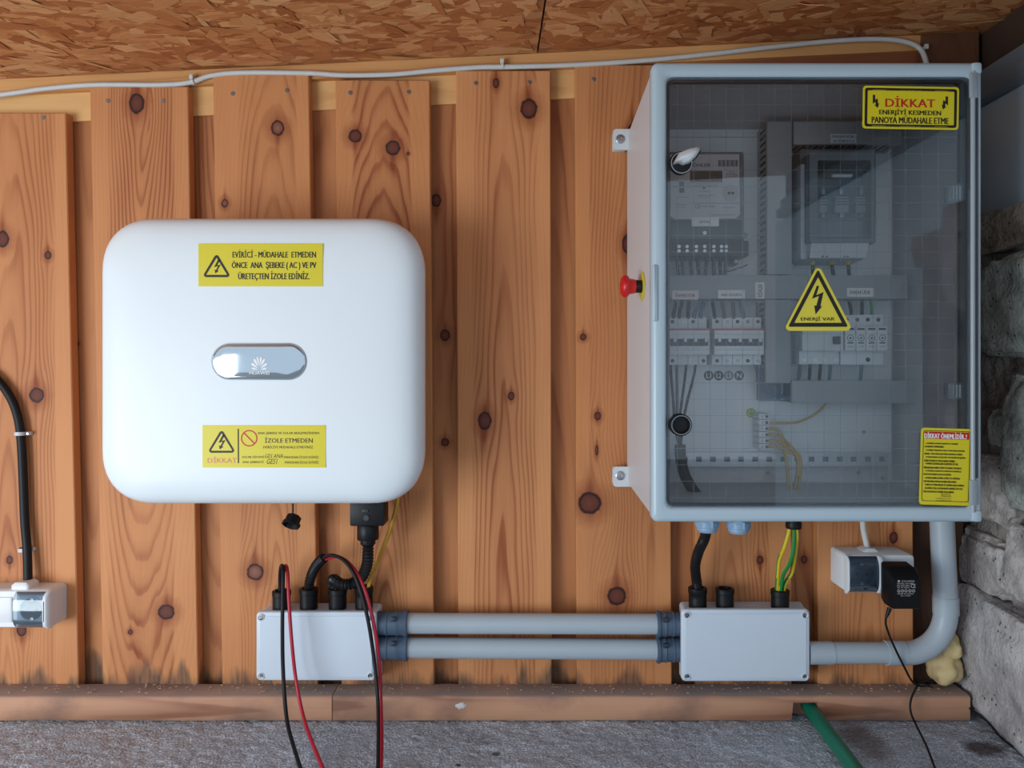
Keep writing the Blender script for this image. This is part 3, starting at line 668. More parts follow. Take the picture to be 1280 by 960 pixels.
# ================================================================ INVERTER
inv = thing('solar_inverter', 'large white rounded inverter box mounted on the pine wall', 'inverter', P(329, 630, -.02))
def inv_loop(inset, y, n=12):
    ys = -.16; a = P(128, 630, ys); b = P(530, 272.5, ys); x0, x1, z0, z1 = a.x, b.x, a.z, b.z
    r = .088
    cx, cz, hx, hz = (x0+x1)/2, (z0+z1)/2, (x1-x0)/2, (z1-z0)/2
    out = []
    for (sx, sz, a0) in ((1, 1, 0), (-1, 1, 90), (-1, -1, 180), (1, -1, 270)):
        for k in range(n+1):
            t = math.radians(a0+90*k/n); c_, s_ = math.cos(t), math.sin(t)
            # squircle-like corner
            e = .86; c2 = math.copysign(abs(c_)**e, c_); s2 = math.copysign(abs(s_)**e, s_)
            out.append((sx*(hx-r)+r*c2, sz*(hz-r)+r*s2))
    res = []
    for x, z in out:
        x *= 1-.004*(abs(z)/hz)**2*1; 
        kx = (hx-inset)/hx; kz = (hz-inset)/hz
        res.append((cx+x*kx, y, cz+z*kz))
    return res
prof = [(.055, -.028), (.055, -.05), (.03, -.06), (.006, -.10), (.001, -.13), (0, -.15), (.0008, -.158), (.003, -.166), (.007, -.173), (.013, -.179), (.021, -.1835), (.032, -.187), (.046, -.189), (.07, -.190), (.1, -.1903)]
bm = loft([inv_loop(i, y) for i, y in prof])
fin('housing', bm, WHITE, inv, smooth=70)
fin('mounting_bracket', box(NB(), P(200, 0, -.02).x, P(455, 0, -.02).x, -.03, -.0005, P(0, 560, -.02).z, P(0, 340, -.02).z, .003), STEEL, inv)
YI = -.1904
def lbl(name, rect, parent, m=YEL, y=YI, th=.0006, r=.5, lab=None):
    a = prr(rect[0], rect[1], rect[2], rect[3], r, y-th, 4)
    return fin(name, prism(a, y-th, y), m, parent, smooth=0, label=lab)
def tri_warning(px0, px1, pyb, pyt, y, parent, wd, m=INK, rnd_=3):
    cx = (px0+px1)/2
    def rt(x0, x1, yb, yt, r, n=5):
        pts = []; V3 = [Vector((cx, yt)), Vector((x1, yb)), Vector((x0, yb))]
        for i in range(3):
            p, a, b = V3[i], V3[i-1], V3[(i+1) % 3]; u = (a-p).normalized(); w = (b-p).normalized()
            half = u.angle(w)/2; bis = (u+w).normalized(); c = p+bis*(r/math.sin(half)); t = r/math.tan(half)
            s = p+u*t-c; e = p+w*t-c; a0 = math.atan2(s.y, s.x); a1 = math.atan2(e.y, e.x); da = (a1-a0+math.pi) % (2*math.pi)-math.pi
            for k in range(n+1): q = a0+da*k/n; pts.append((c.x+r*math.cos(q), c.y+r*math.sin(q)))
        return pts
    h = pyb-pyt
    bm = pring(rt(px0, px1, pyb, pyt, rnd_), rt(px0+wd*1.72, px1-wd*1.72, pyb-wd, pyt+wd*2.05, max(.3, rnd_-wd*.9)), y)
    return fin('warning_triangle', bm, m, parent, smooth=0)
def bolt(cx, cy, h, y, parent, m=INK, flip=1, w=1.0, name='lightning_bolt'):
    # zig-zag arrow pointing down, centred
    P0 = [(.10, -.5), (.24, -.47), (.04, -.08), (.30, -.14), (.06, .30), (.16, .33), (-.10, .52), (-.16, .24), (-.05, .27), (.10, -.02), (-.20, .06)]
    pts = [(cx+flip*a*h*w, cy+b*h) for a, b in P0]
    return fin(name, pflat(pts, y), m, parent, smooth=0)
# upper label
t = lbl('warning_label', (248, 403.5, 304.5, 358), inv, lab='yellow warning label, upper of two')
yT = YI-.0008
tri_warning(252.5, 289, 346.5, 316, yT, t, 3.0)
bolt(270.8, 333, 17, yT, t)
bm = ptext('EVİRİCİ - MÜDAHALE  ETMEDEN', 290.5, 395, 312, 322, yT, .03)
ptext('ÖNCE  ANA  ŞEBEKE ( AC ) VE PV', 289.5, 395.5, 326, 337.5, yT, .03, bm=bm)
ptext('ÜRETEÇTEN İZOLE EDİNİZ.', 297.5, 387, 338.8, 351, yT, .03, bm=bm)
fin('lettering', bm, INK, t, smooth=0)
# lower label
t = lbl('warning_label', (253, 407, 531.5, 584.5), inv, lab='yellow warning label with red prohibition sign, lower of two')
tri_warning(259, 295, 566, 536, yT, t, 2.6)
bolt(276.5, 552.5, 18, yT, t)
fin('lettering', ptext('DİKKAT', 259.5, 296, 570.5, 578.5, yT, .01), mat('faded_red_ink', (214, 120, 100), .4), t, smooth=0)
fin('divider', pflat([(297, 536), (298.6, 536), (298.8, 579), (297.2, 579)], yT), INK, t, smooth=0)
def circ(cx, cy, r, n=28): return [(cx+r*math.cos(2*math.pi*k/n), cy+r*math.sin(2*math.pi*k/n)) for k in range(n)]
bm = pring(circ(311.5, 547.8, 10.4), circ(311.5, 547.8, 8.8), yT); pflat([(304.8, 542.2), (306, 541), (318.3, 553.4), (317.1, 554.6)], yT, bm)
fin('prohibition_sign', bm, REDI, t, smooth=0)
bm = ptext('ANA ŞEBEKE VE SOLAR BESLEMESİNDEN', 322, 399, 539, 543.5, yT, .012)
ptext('İZOLE ETMEDEN', 331, 391, 546, 553.5, yT, .02, bm=bm)
ptext('EVİRİCİYE MÜDAHALE ETMEYİNİZ.', 329, 392, 556.5, 560.5, yT, .012, bm=bm)
ptext('SOLAR SİSTEMİ', 302.5, 330, 569.2, 572.6, yT, .012, bm=bm); ptext('GES ANA', 331, 353.5, 567.5, 572.6, yT, 0, bm=bm, italic=.3); ptext('PANODAN İZOLE EDİNİZ.', 355, 399, 569.2, 573, yT, .012, bm=bm)
ptext('ANA ŞEBEKEYİ', 303, 329.5, 575.5, 579.5, yT, .012, bm=bm); ptext('GES1', 333.5, 347, 573.5, 580, yT, 0, bm=bm, italic=.3); ptext('PANODAN İZOLE EDİNİZ.', 356, 399, 575.5, 579.5, yT, .012, bm=bm)
fin('lettering', bm, INK, t, smooth=0)
# mirror badge
a = prr(264, 382.5, 429, 475, 22.9, YI-.0016, 12)
t = fin('badge', prism(a, YI-.0016, YI+.002), mat('badge_rim', (120, 126, 132), .3, .8), inv, smooth=30, label='polished oval badge')
a = prr(265.4, 381.2, 430.3, 473.8, 21.6, YI-.002, 12)
def mirror_loops():
    ls = []
    cx, cz = sum(p[0] for p in a)/len(a), sum(p[1] for p in a)/len(a)
    for s, dy in ((1, 0), (.985, -.0006), (.94, -.0012), (.8, -.0018), (.5, -.0022), (.2, -.0024)): ls.append([(cx+(x-cx)*s, YI-.0016+dy, cz+(z-cz)*s) for x, z in a])
    return ls
fin('mirror_face', loft(mirror_loops()), mat('mirror_plate', (196, 206, 212), .06, .9, var=.02), t, smooth=70)
yB = YI-.0045
bm = NB(); cx, cy = 324, 460.5
for k, ang in enumerate((-80, -52, -27, -9, 9, 27, 52, 80)):
    L_ = (9.6, 12.5, 14.6, 15.6, 15.6, 14.6, 12.5, 9.6)[k]; wd_ = (2.6, 3.3, 3.3, 2.6, 2.6, 3.3, 3.3, 2.6)[k]; a0 = math.radians(ang); pts = []
    for u, v in ((.16, 0), (.45, .55), (.75, 1), (.93, .75), (1, .1), (.93, -.6), (.75, -.9), (.45, -.5)):
        r, s = u*L_, v*wd_*.5; pts.append((cx+r*math.sin(a0)+s*math.cos(a0), cy-r*math.cos(a0)*.98+s*math.sin(a0)+abs(math.sin(a0))*1.5))
    pflat(pts, yB, bm)
ptext('HUAWEI', 311.8, 336.5, 464, 468.3, yB, .02, bm=bm)
fin('emblem', bm, WINK, t, smooth=0)
# connectors below the inverter
def pcylz(px, py0, py1, r, y, name, m, parent, seg=20, prof=None, **kw):
    a = P(px, py0, y); b = P(px, py1, y); h = a.z-b.z
    pf = prof or [(r*.96, 0), (r, .001), (r, h-.001), (r*.96, h)]
    return fin(name, lathe((a.x, y, b.z), (0, 0, 1), pf, seg), m, parent, **kw)
YC = -.075
t = fin('ac_connector', pbox(437, 480, 625, 658, YC-.03, YC+.015, .003), BLACK, inv)
fin('latch', pbox(452.5, 460, 637, 640.5, YC-.0315, YC-.029, .0004), mat('dark_grey_plastic', (52, 52, 55), .5), t)
fin('release_button', pdisc(457.5, 647.5, 3.6, YC-.032, YC-.029), mat('dark_grey_plastic', (52, 52, 55), .5), t)
pcylz(460, 655, 674, 13.5/S(YC), YC, 'collar', BLACK, inv, 12)
pcylz(460, 670, 680, 9.5/S(YC), YC, 'collar', BLACK, inv, 16)
fin('cap_tether', tube([P(366, 626, -.06), P(366.3, 634, -.06), P(366, 643, -.06)], .0014, 6), BLACK, inv)
c = P(366, 650, -.06); ax = Vector((-.15, -.55, -.7)).normalized()
fin('dust_cap', lathe(c-ax*.008, ax, [(.011, 0), (.0135, .002), (.0135, .013), (.0165, .014), (.0165, .019), (.0145, .0195), (.012, .012)], 8), BLACK, inv, smooth=25, label='hanging black dust cap')

# ================================================================ JUNCTION BOXES
def screw_head(name, px, py, r, y, parent, m=STEEL, seg=14):
    bm = pdisc(px, py, r, y-.0012, y, seg); return fin(name, bm, m, parent)
def jbox(px0, px1, py0, py1, yf, yb, label, bx0, bx1, by0, by1):
    base = P((px0+px1)/2, py1, (yf+yb)/2)
    t = thing('junction_box', label, 'junction box', base, 'grey junction boxes above the timber')
    lidy = yf+.010
    fr = prr(px0+2, px1-2, py0+2, py1-2, 5, lidy, 5)
    a = P(bx0, by1, yb); b = P(bx1, by0, yb); bk = rrect(a.x, b.x, a.z, b.z, 5/S(yb), 5)
    fin('body', loft([[(x, yb, z) for x, z in bk], [(x, lidy, z) for x, z in fr]]), BOXG, t, smooth=30)
    lo = [prr(px0+i, px1-i, py0+i, py1-i, 5.5, yf, 5) for i in (0, .0, .5, 1.6)]
    lid = fin('lid', loft([[(x, y, z) for x, z in l] for l, y in zip(lo, (lidy, yf+.003, yf+.001, yf))]), BOXG, t, smooth=50)
    ro, ri = prr(px0+4.2, px1-4.2, py0+4.2, py1-4.2, 4, yf, 5), prr(px0+5.2, px1-5.2, py0+5.2, py1-5.2, 3.5, yf, 5)
    fin('lid_panel', prism([(x, z) for x, z in prr(px0+5, px1-5, py0+5, py1-5, 4, yf, 5)], yf-.0012, yf+.001), BOXG, lid, smooth=30)
    for sx in (px0+6.5, px1-6.5):
        for sy_ in (py0+6.5, py1-6.5):
            s = fin('lid_screw', lathe(P(sx, sy_, yf), (0, -1, 0), [(.0062, 0), (.0062, .0022), (.005, .0026), (.0044, .0012), (.0005, .0012)], 16), BOXG, lid)
    for sx in (px0+6.5, px1-6.5):
        for sy_ in (py0+6.5, py1-6.5): screw_head('screw', sx, sy_, 2.3, yf-.0012, lid, SCREW)
    return t
YF = -.066
J1 = jbox(320, 470, 765, 851, YF, -.004, 'left grey junction box with black and red wires in front', 336, 478, 754, 845)
J2 = jbox(852, 1012.5, 762, 852, YF, -.004, 'right grey junction box under the electrical cabinet', 849, 1003, 752, 846)
def gland(px, py0, py1, parent, y=-.036, r=11, cut=.35, name='gland'):
    R_ = r/S(y); a = P(px, py0, y); b = P(px, py1, y); h = a.z-b.z
    bm = lathe((a.x, y, b.z), (0, 0, 1), [(R_*1.0, 0), (R_*1.0, h*.45), (R_*1.0, h*.5), (R_*1.0, h*.72), (R_*1.06, h*.75), (R_*1.06, h-.001), (R_*.98, h), (R_*.72, h), (R_*.7, h-.006), (.0003, h-.006)], 18)
    return fin(name, bm, BLACK, parent)
for px, p0, p1 in ((352, 738, 762), (386, 735, 760), (422, 735, 760), (455, 733, 760)): gland(px, p0, p1, J1)
for px, p0, p1 in ((872, 734, 760), (906, 735, 760), (975, 737, 762)): gland(px, p0, p1, J2)
c = P(943, 757, -.036); fin('knockout', lathe((c.x, -.036, P(0, 752, -.004).z-.0005), (0, 0, 1), [(.0135, -.002), (.0135, .0006), (.0120, .0006), (.0115, .0001), (.0003, .0001)], 24), BOXG, J2)

# ---- two conduits with fittings
def hcyl(px0, px1, py, r, y, prof=None, seg=20):
    a = P(px0, py, y); b = P(px1, py, y); w = b.x-a.x
    return lathe(a, (1, 0, 0), prof or [(r, 0), (r, w)], seg)
YD = -.036
for (py0, py1, lab) in ((779, 780, 'upper of two parallel grey conduits between the junction boxes'), (809.5, 812, 'lower of two parallel grey conduits between the junction boxes')):
    t = thing('conduit', lab, 'conduit', P(665, (py0+py1)/2, YD), 'conduits between the junction boxes')
    R_ = 12.6/S(YD); a = P(492, py0, YD); b = P(838, py1, YD)
    fin('pipe', lathe(a, b-a, [(R_, 0), (R_, (b-a).length)], 24), PIPE, t)
    for (q0, q1, py, s) in ((471, 510.5, py0, 1), (820, 852, py1, -1)):
        aa = P(q0, py, YD); bb_ = P(q1, py, YD); w = bb_.x-aa.x; r1 = 14.5/S(YD)
        pf = [(r1*.98, 0), (r1*1.0, w*.08), (r1*1.0, w*.30), (r1*1.06, w*.32), (r1*1.06, w*.36), (r1*1.0, w*.38), (r1*1.0, w*.62), (r1*1.06, w*.64), (r1*1.06, w*.68), (r1*1.03, w*.70), (r1*1.03, w*.86), (r1*1.13, w*.88), (r1*1.13, w*.98), (r1*1.02, w), (r1*.8, w)]
        if s < 0: pf = [(r, w-h) for r, h in pf][::-1]
        fo = fin('fitting', lathe(aa, (1, 0, 0), pf, 28), FIT, t)
        qx = q0+(q1-q0)*(.52 if s > 0 else .4)
        fin('clip', pbox(qx-3, qx+3, py-7, py-1.5, YD-r1*1.07, YD-r1*.8, .0006), mat('fitting_dark', (40, 50, 64), .5), fo)

# ---- corrugated hoses and PV cables on the left box
YG = -.036
CORR = mat('black_corrugated', (20, 20, 22), .38, var=.1, spec=.35)
fin('corrugated_hose', tube([P(460, 674, YC), P(460, 690, YC), P(459, 705, -.07), P(453, 720, -.065), P(441, 729, -.06), P(426, 730, -.06), P(418, 725, -.052), P(416, 727, -.04), P(421, 737, YG), P(422, 748, YG)], .0105, 14, step=.0026, corr=.80), CORR, None, smooth=20,
    label='black corrugated hose looping from the inverter plug to the junction box', cat='hose')
fin('corrugated_hose', tube([P(386, 748, YG), P(386, 735, YG), P(389, 720, -.04), P(396, 706, -.052), P(405, 697, -.066)], .0095, 14, step=.0026, corr=.80), CORR, None, smooth=20,
    label='short black corrugated hose holding the black and red wire pair', cat='hose')
def wire(name, pts, r, m, label, cat='cable', group=None, seg=8, **kw):
    return fin(name, tube([P(*p) for p in pts], r, seg, **kw), m, None, label=label, cat=cat, group=group, smooth=60)
G = 'loose black and red wires'
wire('wire', [(398, 704, -.060), (405, 697, -.07), (414, 694, -.085), (428, 699, -.105), (441, 715, -.12), (451, 740, -.13), (460, 775, -.135), (467, 820, -.135), (472, 870, -.15), (473, 920, -.19), (472, 985, -.26)], .0032, RUBBER, 'black wire arching out of the corrugated hose and dropping', group=G)
wire('wire', [(402, 702, -.056), (410, 698, -.07), (422, 696, -.088), (436, 704, -.105), (449, 722, -.12), (460, 750, -.128), (469, 790, -.130), (474, 830, -.13), (476, 880, -.145), (477, 930, -.19), (475, 985, -.25)], .0032, REDW, 'red wire arching out of the corrugated hose and dropping', group=G)
wire('wire', [(350, 748, -.036), (350, 728, -.04), (350.5, 714, -.05), (352, 707, -.065), (354, 712, -.085), (353.5, 740, -.10), (353, 790, -.11), (354, 840, -.115), (358, 895, -.14), (366, 930, -.18), (384, 985, -.25)], .0034, RUBBER, 'black wire bent over the leftmost gland of the left box', group=G)
wire('wire', [(353, 748, -.036), (353.5, 728, -.042), (354.5, 714, -.052), (357, 707, -.066), (359.5, 716, -.085), (361, 750, -.10), (364.5, 800, -.11), (370, 850, -.115), (379, 895, -.14), (391, 930, -.18), (414, 985, -.25)], .0032, REDW, 'red wire bent over the leftmost gland of the left box', group=G)
wire('earth_wire', [(499, 615, -.07), (494, 640, -.065), (486, 666, -.055), (475, 695, -.046), (463, 725, -.04), (458, 748, -.036)], .0036, [OCHW, GRNW], 'dull yellow earth wire from the inverter to the left box')

# ================================================================ WALL SOCKETS AND CABLES
# left socket unit
SYF = -.048
t = thing('wall_socket', 'white socket and switch unit at the left edge of the photo', 'socket', P(10, 786, -.02), 'surface mounted socket units')
a = P(-62, 785, SYF); b = P(63, 738, SYF)
ba = P(-70, 781, -.003); bb_ = P(83, 731, -.003)
fr = rrect(a.x, b.x, a.z, b.z, .006, 5); bk = rrect(a.x-.001, b.x+.001, a.z-.001, b.z+.001, .007, 5)
fin('housing', loft([[(x, -.0005, z) for x, z in bk], [(x, SYF+.012, z) for x, z in bk], [(x, SYF+.003, z) for x, z in fr], [(x*1-.0, SYF, z) for x, z in rrect(a.x+.002, b.x-.002, a.z+.002, b.z-.002, .005, 5)]]), mat('socket_white', (226, 228, 230), .4, var=.02), t, smooth=50)
sw = fin('switch_rocker', loft([[(x, y, z) for x, z in prr(-40+i, 16-i, 746+i, 778-i, 2, SYF, 4)] for i, y in ((0, SYF), (.3, SYF-.002), (1.5, SYF-.003))]), mat('socket_white', (226, 228, 230), .4), t)
CLR = clear('clear_lid', (236, 243, 247), .05, haze=.08, hazec=(170, 190, 205))
SG = mat('socket_blue_grey', (150, 170, 186), .4)
def socket_face(px0, px1, py0, py1, y, parent, mt):
    fin('socket_plate', pbox(px0, px1, py0, py1, y-.0012, y, .0004), mt, parent)
    cx, cy, r = (px0+px1)/2, (py0+py1)/2, min(px1-px0, py1-py0)*.38
    c = P(cx, cy, y-.0012); R_ = r/S(y)
    s = fin('socket_well', lathe(c, (0, -1, 0), [(R_*1.1, 0), (R_*1.1, .0022), (R_, .0022), (R_*.97, -.0), (R_*.2, -.0002), (.0003, -.0002)], 28), mt, parent)
    for dx in (-r*.42, r*.42): fin('pin_hole', pdisc(cx+dx, cy, 1.7, y-.0016, y-.0008, 12), INK, s)
    fin('earth_clip', pbox(cx-2, cx+2, cy-r*.98, cy-r*.75, y-.0030, y-.001), STEEL, s); fin('earth_clip', pbox(cx-2, cx+2, cy+r*.75, cy+r*.98, y-.0030, y-.001), STEEL, s)
socket_face(21, 58.5, 739.5, 783.5, SYF, t, SG)
def lid_arc(px0, px1, py0, py1, y, depth, parent, m):
    a = P(px0, py1, y); b = P(px1, py0, y); n = 10; lo = []
    for x in (a.x, b.x):
        l = []
        for k in range(n+1):
            u = k/n; l.append((x, y-.002-depth*(1-(2*u-1)**4), a.z+(b.z-a.z)*u))
        l += [(p[0], p[1]+.0012, p[2]) for p in l[::-1]]
        lo.append(l)
    fin('clear_lid', loft(lo), m, parent, smooth=50)
lid_arc(21, 58.5, 739.5, 784, SYF, .010, t, CLR)
fin('end_cap', loft([[(x, y, z) for x, z in prr(58.8, 64+dx, 739-i, 784.5+i, 2, SYF, 4)] for dx, i, y in ((1, .5, SYF+.002), (1, .5, SYF-.004), (-1, -3, SYF-.012), (-2.2, -10, SYF-.0135))]), mat('socket_white', (226, 228, 230), .4), t, smooth=60)
fin('cable_entry', loft([[(x, y, P(0, 731, -.03).z+h) for x, y in rrect(P(20+i, 0, -.03).x, P(42-i, 0, -.03).x, -.045+i*.001, -.012-i*.001, .004, 3)] for i, h in ((0, -.006), (0, .003), (3, .0075))]), mat('socket_white', (226, 228, 230), .4), t, smooth=40)
# black cable into the left socket
wire('black_cable', [(-30, 455, -.012), (-6, 472, -.012), (12, 495, -.012), (22, 520, -.012), (26.5, 550, -.012), (29, 600, -.012), (31, 650, -.013), (34, 690, -.016), (35, 736, -.022)], .0075, RUBBER, 'thick black cable bending down into the left wall socket', seg=14)
for px, py, lab in ((25, 542, 'upper grey cable clip on the thick black cable'), (29.5, 687, 'lower grey cable clip on the thick black cable')):
    bm = NB(); w = P(px, py, -.012); n = 10; lo = []
    for z in (w.z-.0032, w.z+.0032):
        l = [(w.x+(.0092)*math.cos(math.pi*k/n), -.012-.0088*math.sin(math.pi*k/n), z) for k in range(n+1)]
        l = [(w.x+.0092, -.0005, z)] + l + [(w.x-.0092, -.0005, z)]
        q = [(w.x-.0078, -.0005, z)] + [(w.x+(.0078)*math.cos(math.pi*k/n), -.012-.0076*math.sin(math.pi*k/n), z) for k in range(n, -1, -1)] + [(w.x+.0078, -.0005, z)]
        lo.append(l+q)
    cl = thing('cable_clip', lab, 'cable clip', (w.x, -.0005, w.z), 'cable clips on the black cable')
    fin('saddle', loft(lo), mat('clip_grey', (200, 202, 204), .45), cl)
    fin('nail', lathe((w.x+.013, -.0005, w.z), (0, -1, 0), [(.002, 0), (.002, .010), (.003, .010), (.003, .0115), (.001, .012)], 10), STEEL, cl)
    fin('lug', box(NB(), w.x+.0088, w.x+.0168, -.0095, -.0005, w.z-.0032, w.z+.0032, .001), mat('clip_grey', (200, 202, 204), .45), cl)

# right socket unit with adapter
SYR = -.066
t = thing('wall_socket', 'grey double socket unit with black adapter plugged in, below the cabinet', 'socket', P(1090, 742, -.03), 'surface mounted socket units')
a = P(1057, 741, SYR); b = P(1143, 694, SYR)
bk = rrect(a.x, b.x, a.z, b.z, .006, 5)
fin('housing', loft([[(x, -.0005, z) for x, z in bk], [(x, SYR+.002, z) for x, z in bk], [(x, SYR, z) for x, z in rrect(a.x+.002, b.x-.002, a.z+.002, b.z-.002, .005, 5)]]), mat('socket_white', (226, 228, 230), .4), t, smooth=50)
SD = mat('socket_slate', (100, 114, 126), .4)
socket_face(1059, 1096, 696, 739.5, SYR, t, SD)
lid_arc(1059, 1095, 695, 740, SYR, .010, t, clear('smoked_lid', (225, 234, 240), .05, haze=.04, hazec=(120, 140, 155)))
fin('divider', loft([[(x, y, z) for x, z in prr(1095.5, 1100.5, 694+i, 741-i, 1, SYR, 4)] for i, y in ((0, SYR), (1, SYR-.008), (8, SYR-.012))]), mat('socket_white', (226, 228, 230), .4), t, smooth=60)
fin('end_cap', loft([[(x, y, z) for x, z in prr(1056+dx, 1059, 694-i, 741+i, 1, SYR, 4)] for dx, i, y in ((0, .5, SYR+.002), (0, .5, SYR-.004), (.8, -5, SYR-.011))]), mat('socket_white', (226, 228, 230), .4), t, smooth=60)
fin('cable_entry', loft([[(x, y, b.z+h) for x, y in rrect(P(1075+i, 0, -.03).x, P(1094-i, 0, -.03).x, -.045+i*.001, -.014-i*.001, .004, 3)] for i, h in ((0, -.002), (0, .002), (3, .006))]), mat('socket_white', (226, 228, 230), .4), t, smooth=40)
wire('white_cable', [(1078, 640, -.03), (1079, 660, -.026), (1082, 675, -.025), (1086, 693, -.028)], .0052, WCAB, 'short white cable from the cabinet down to the right socket', seg=12)
# adapter
t = thing('power_adapter', 'black plug-in power adapter hanging on the right socket', 'adapter', P(1132, 762, -.10), None)
yA, yB2 = -.125, SYR-.012
f = [P(1115, 762, yA), P(1151.5, 762, yA), P(1151.5, 723, yA), P(1115, 723, yA)]
fx = lambda pts: [(v.x, v.y, v.z) for v in pts]
xl, xr = f[0].x, f[1].x
ztop = P(0, 700, yB2).z; zbot = f[0].z
loops = []
for (y, zt, zb_, i) in ((yB2, ztop, zbot+.006, .004), (yB2-.004, ztop, zbot+.003, .0015), (yA+.03, ztop-.004, zbot, 0), (yA+.016, (ztop+f[2].z)/2+.004, zbot, 0), (yA+.004, f[2].z+.003, zbot, 0), (yA, f[2].z-.001, zbot+.001, .001)):
    loops.append([(x, y, z) for x, z in rrect(xl+i, xr-i, zb_+i, zt-i, .004, 3)])
fin('body', loft(loops), mat('adapter_black', (16, 16, 18), .5, var=.1, spec=.25), t, smooth=35)
bm = NB(); yt = yA-.0004
for s, q in (('AC-AC ADAPTOR', (1127, 1143, 725.5, 727.5)), ('MODEL: AD-0900', (1121.5, 1142, 728.7, 730.3)), ('PRI: 230V 50Hz', (1121.5, 1137, 731.3, 732.9)), ('SEC: 9V 1000mA', (1121.5, 1137, 733.7, 735.2)), ('MADE IN CHINA', (1122, 1142, 741.5, 743)), ('No: 171206', (1126, 1138, 744, 745.4))):
    ptext(s, *q, yt, .01, bm=bm)
ptext('CE', 1138.5, 1144.5, 730, 735, yt, .01, bm=bm)
pflat(circ(1123.5, 726.5, 1.4, 10), yt, bm)
for cx in (1123.5, 1128, 1132.5, 1137.5, 1142): pring(circ(cx, 738.6, 1.9, 10), circ(cx, 738.6, 1.2, 10), yt, bm)
fin('lettering', bm, mat('label_grey_ink', (190, 192, 194), .5), t, smooth=0)
fin('strain_relief', tube([P(1112, 760, -.1), P(1110, 766, -.1), P(1108, 771, -.1)], lambda u: .0042-.0018*u, 10), BLACK, t)
wire('adapter_cable', [(1109, 768, -.1), (1107, 778, -.098), (1112, 795, -.09), (1121, 815, -.082), (1131, 835, -.072), (1139, 850, -.066), (1147, 857, -.062), (1158, 857, -.052), (1166, 852, -.046), (1162, 849, -.050), (1150, 854, -.060), (1143, 864, -.066), (1138, 878, -.072), (1139, 892, -.08), (1147, 910, -.105), (1157, 930, -.155), (1163, 945, -.19), (1178, 985, -.26)], .0019, RUBBER, 'thin black adapter cable trailing over the timber to the floor')
x, y = floor_at(1225, 898)
fin('thin_cable', tube([Vector((.74, -.012, Zsill+.002)), Vector((.79, -.045, Zsill-.02)), Vector((.80, -.09, .02)), Vector((.805, -.14, .006)), Vector((.83, -.2, .004))], .0016, 6), RUBBER, None, label='thin black cord at the foot of the stone wall', cat='cable')

# ================================================================ PIPE WITH BEND, TOP CABLE, HOSE
YP = -.05
t = thing('drain_pipe', 'grey pipe bending from the cabinet bottom to the right junction box', 'pipe', P(1100, 830, YP))
A = P(1177, 640, YP); B = P(1182.5, 765, YP); C0 = P(1130, 816, YP); R_ = 14.2/S(YP)
fin('riser', tube([A, P(1179.5, 700, YP), P(1182, 750, YP)], R_, 24, smooth_path=False), PIPE, t)
bend = [P(1182, 744, YP), P(1182.3, 762, YP), P(1180.5, 778, YP), P(1174, 794, YP), P(1162, 807, YP), P(1147, 814.5, YP), P(1132, 816.5, YP), P(1112, 816.5, YP)]
fin('bend', tube(bend, lambda u: R_*(1.0), 24, step=.004), PIPE, t, smooth=60)
fin('sleeve', tube([P(1182.1, 745, YP), P(1182.4, 767, YP)], R_*1.07, 24, smooth_path=False), PIPE, t)
fin('sleeve', tube([P(1130, 816.5, YP), P(1107, 816.3, YP)], R_*1.05, 24, smooth_path=False), PIPE, t)
fin('pipe', tube([P(1040, 816, YP), P(1108, 816.3, YP)], R_*.93, 24, smooth_path=False), PIPE, t)
fin('sleeve', tube([P(1010, 816, YP), P(1040, 816, YP)], R_*.99, 24, smooth_path=False), PIPE, t)
wire('white_cable', [(-20, 121, -.002), (20, 116, -.002), (60, 110.5, -.002), (120, 106, -.002), (200, 106, -.001), (238, 103, .0), (262, 95, .0), (300, 91, .0), (386, 91.5, .0), (430, 94, .0), (490, 93, .0), (545, 88, .0), (600, 84, .0), (640, 83.5, .0), (720, 81, .0), (800, 76, .0), (880, 68.5, .0), (960, 59.5, .0), (1040, 51.5, -.002), (1095, 49, -.004), (1130, 52, -.006), (1150, 61, -.01), (1158, 80, -.02), (1160, 100, -.03)], .0046, WCAB, 'long white cable running along the top of the boards', seg=12)
for px, py, an, lab in ((241, 102, .4, 'white cable tie on the top cable near the second board'), (628, 82.5, 1.4, 'white clip on the top cable in the middle'), (1151, 63, .9, 'white cable tie on the top cable at its right end')):
    c = P(px, py, -.001); c.y += -.005 if px > 1000 else 0
    tt = thing('cable_tie', lab, 'cable tie', c, 'ties on the top cable')
    dv = Vector((math.cos(-an+1.2 if px == 241 else an), 0, math.sin(an)))
    d3 = Vector((1, 0, .25)) if px < 600 else (Vector((1, 0, .05)) if px < 1000 else Vector((.55, 0, -1)))
    fin('strap', lathe(c-d3.normalized()*.0022, d3, [(.0050, 0), (.0062, 0), (.0062, .0044), (.0050, .0044)], 16), WCAB, tt)
    u = d3.cross(Vector((0, 1, 0))).normalized()
    if u.z < 0: u = -u
    c2 = c + u*.008
    fin('head', box(NB(), c2.x-.0035, c2.x+.0035, c2.y-.004, c2.y+.003, c2.z-.004, c2.z+.005, .001), WCAB, tt)
# green hose
xh, yh = floor_at(1064, 966)
fin('green_hose', tube([Vector((.517, -.002, .0165)), Vector((.515, -.07, .0155)), Vector((.512, -.14, .015)), Vector((.509, -.22, .015)), Vector((.500, -.34, .015))], .0125, 16), mat('green_hose', (12, 118, 92), .4, var=.08), None, label='green hose coming out of a notch in the timber', cat='hose', smooth=60)

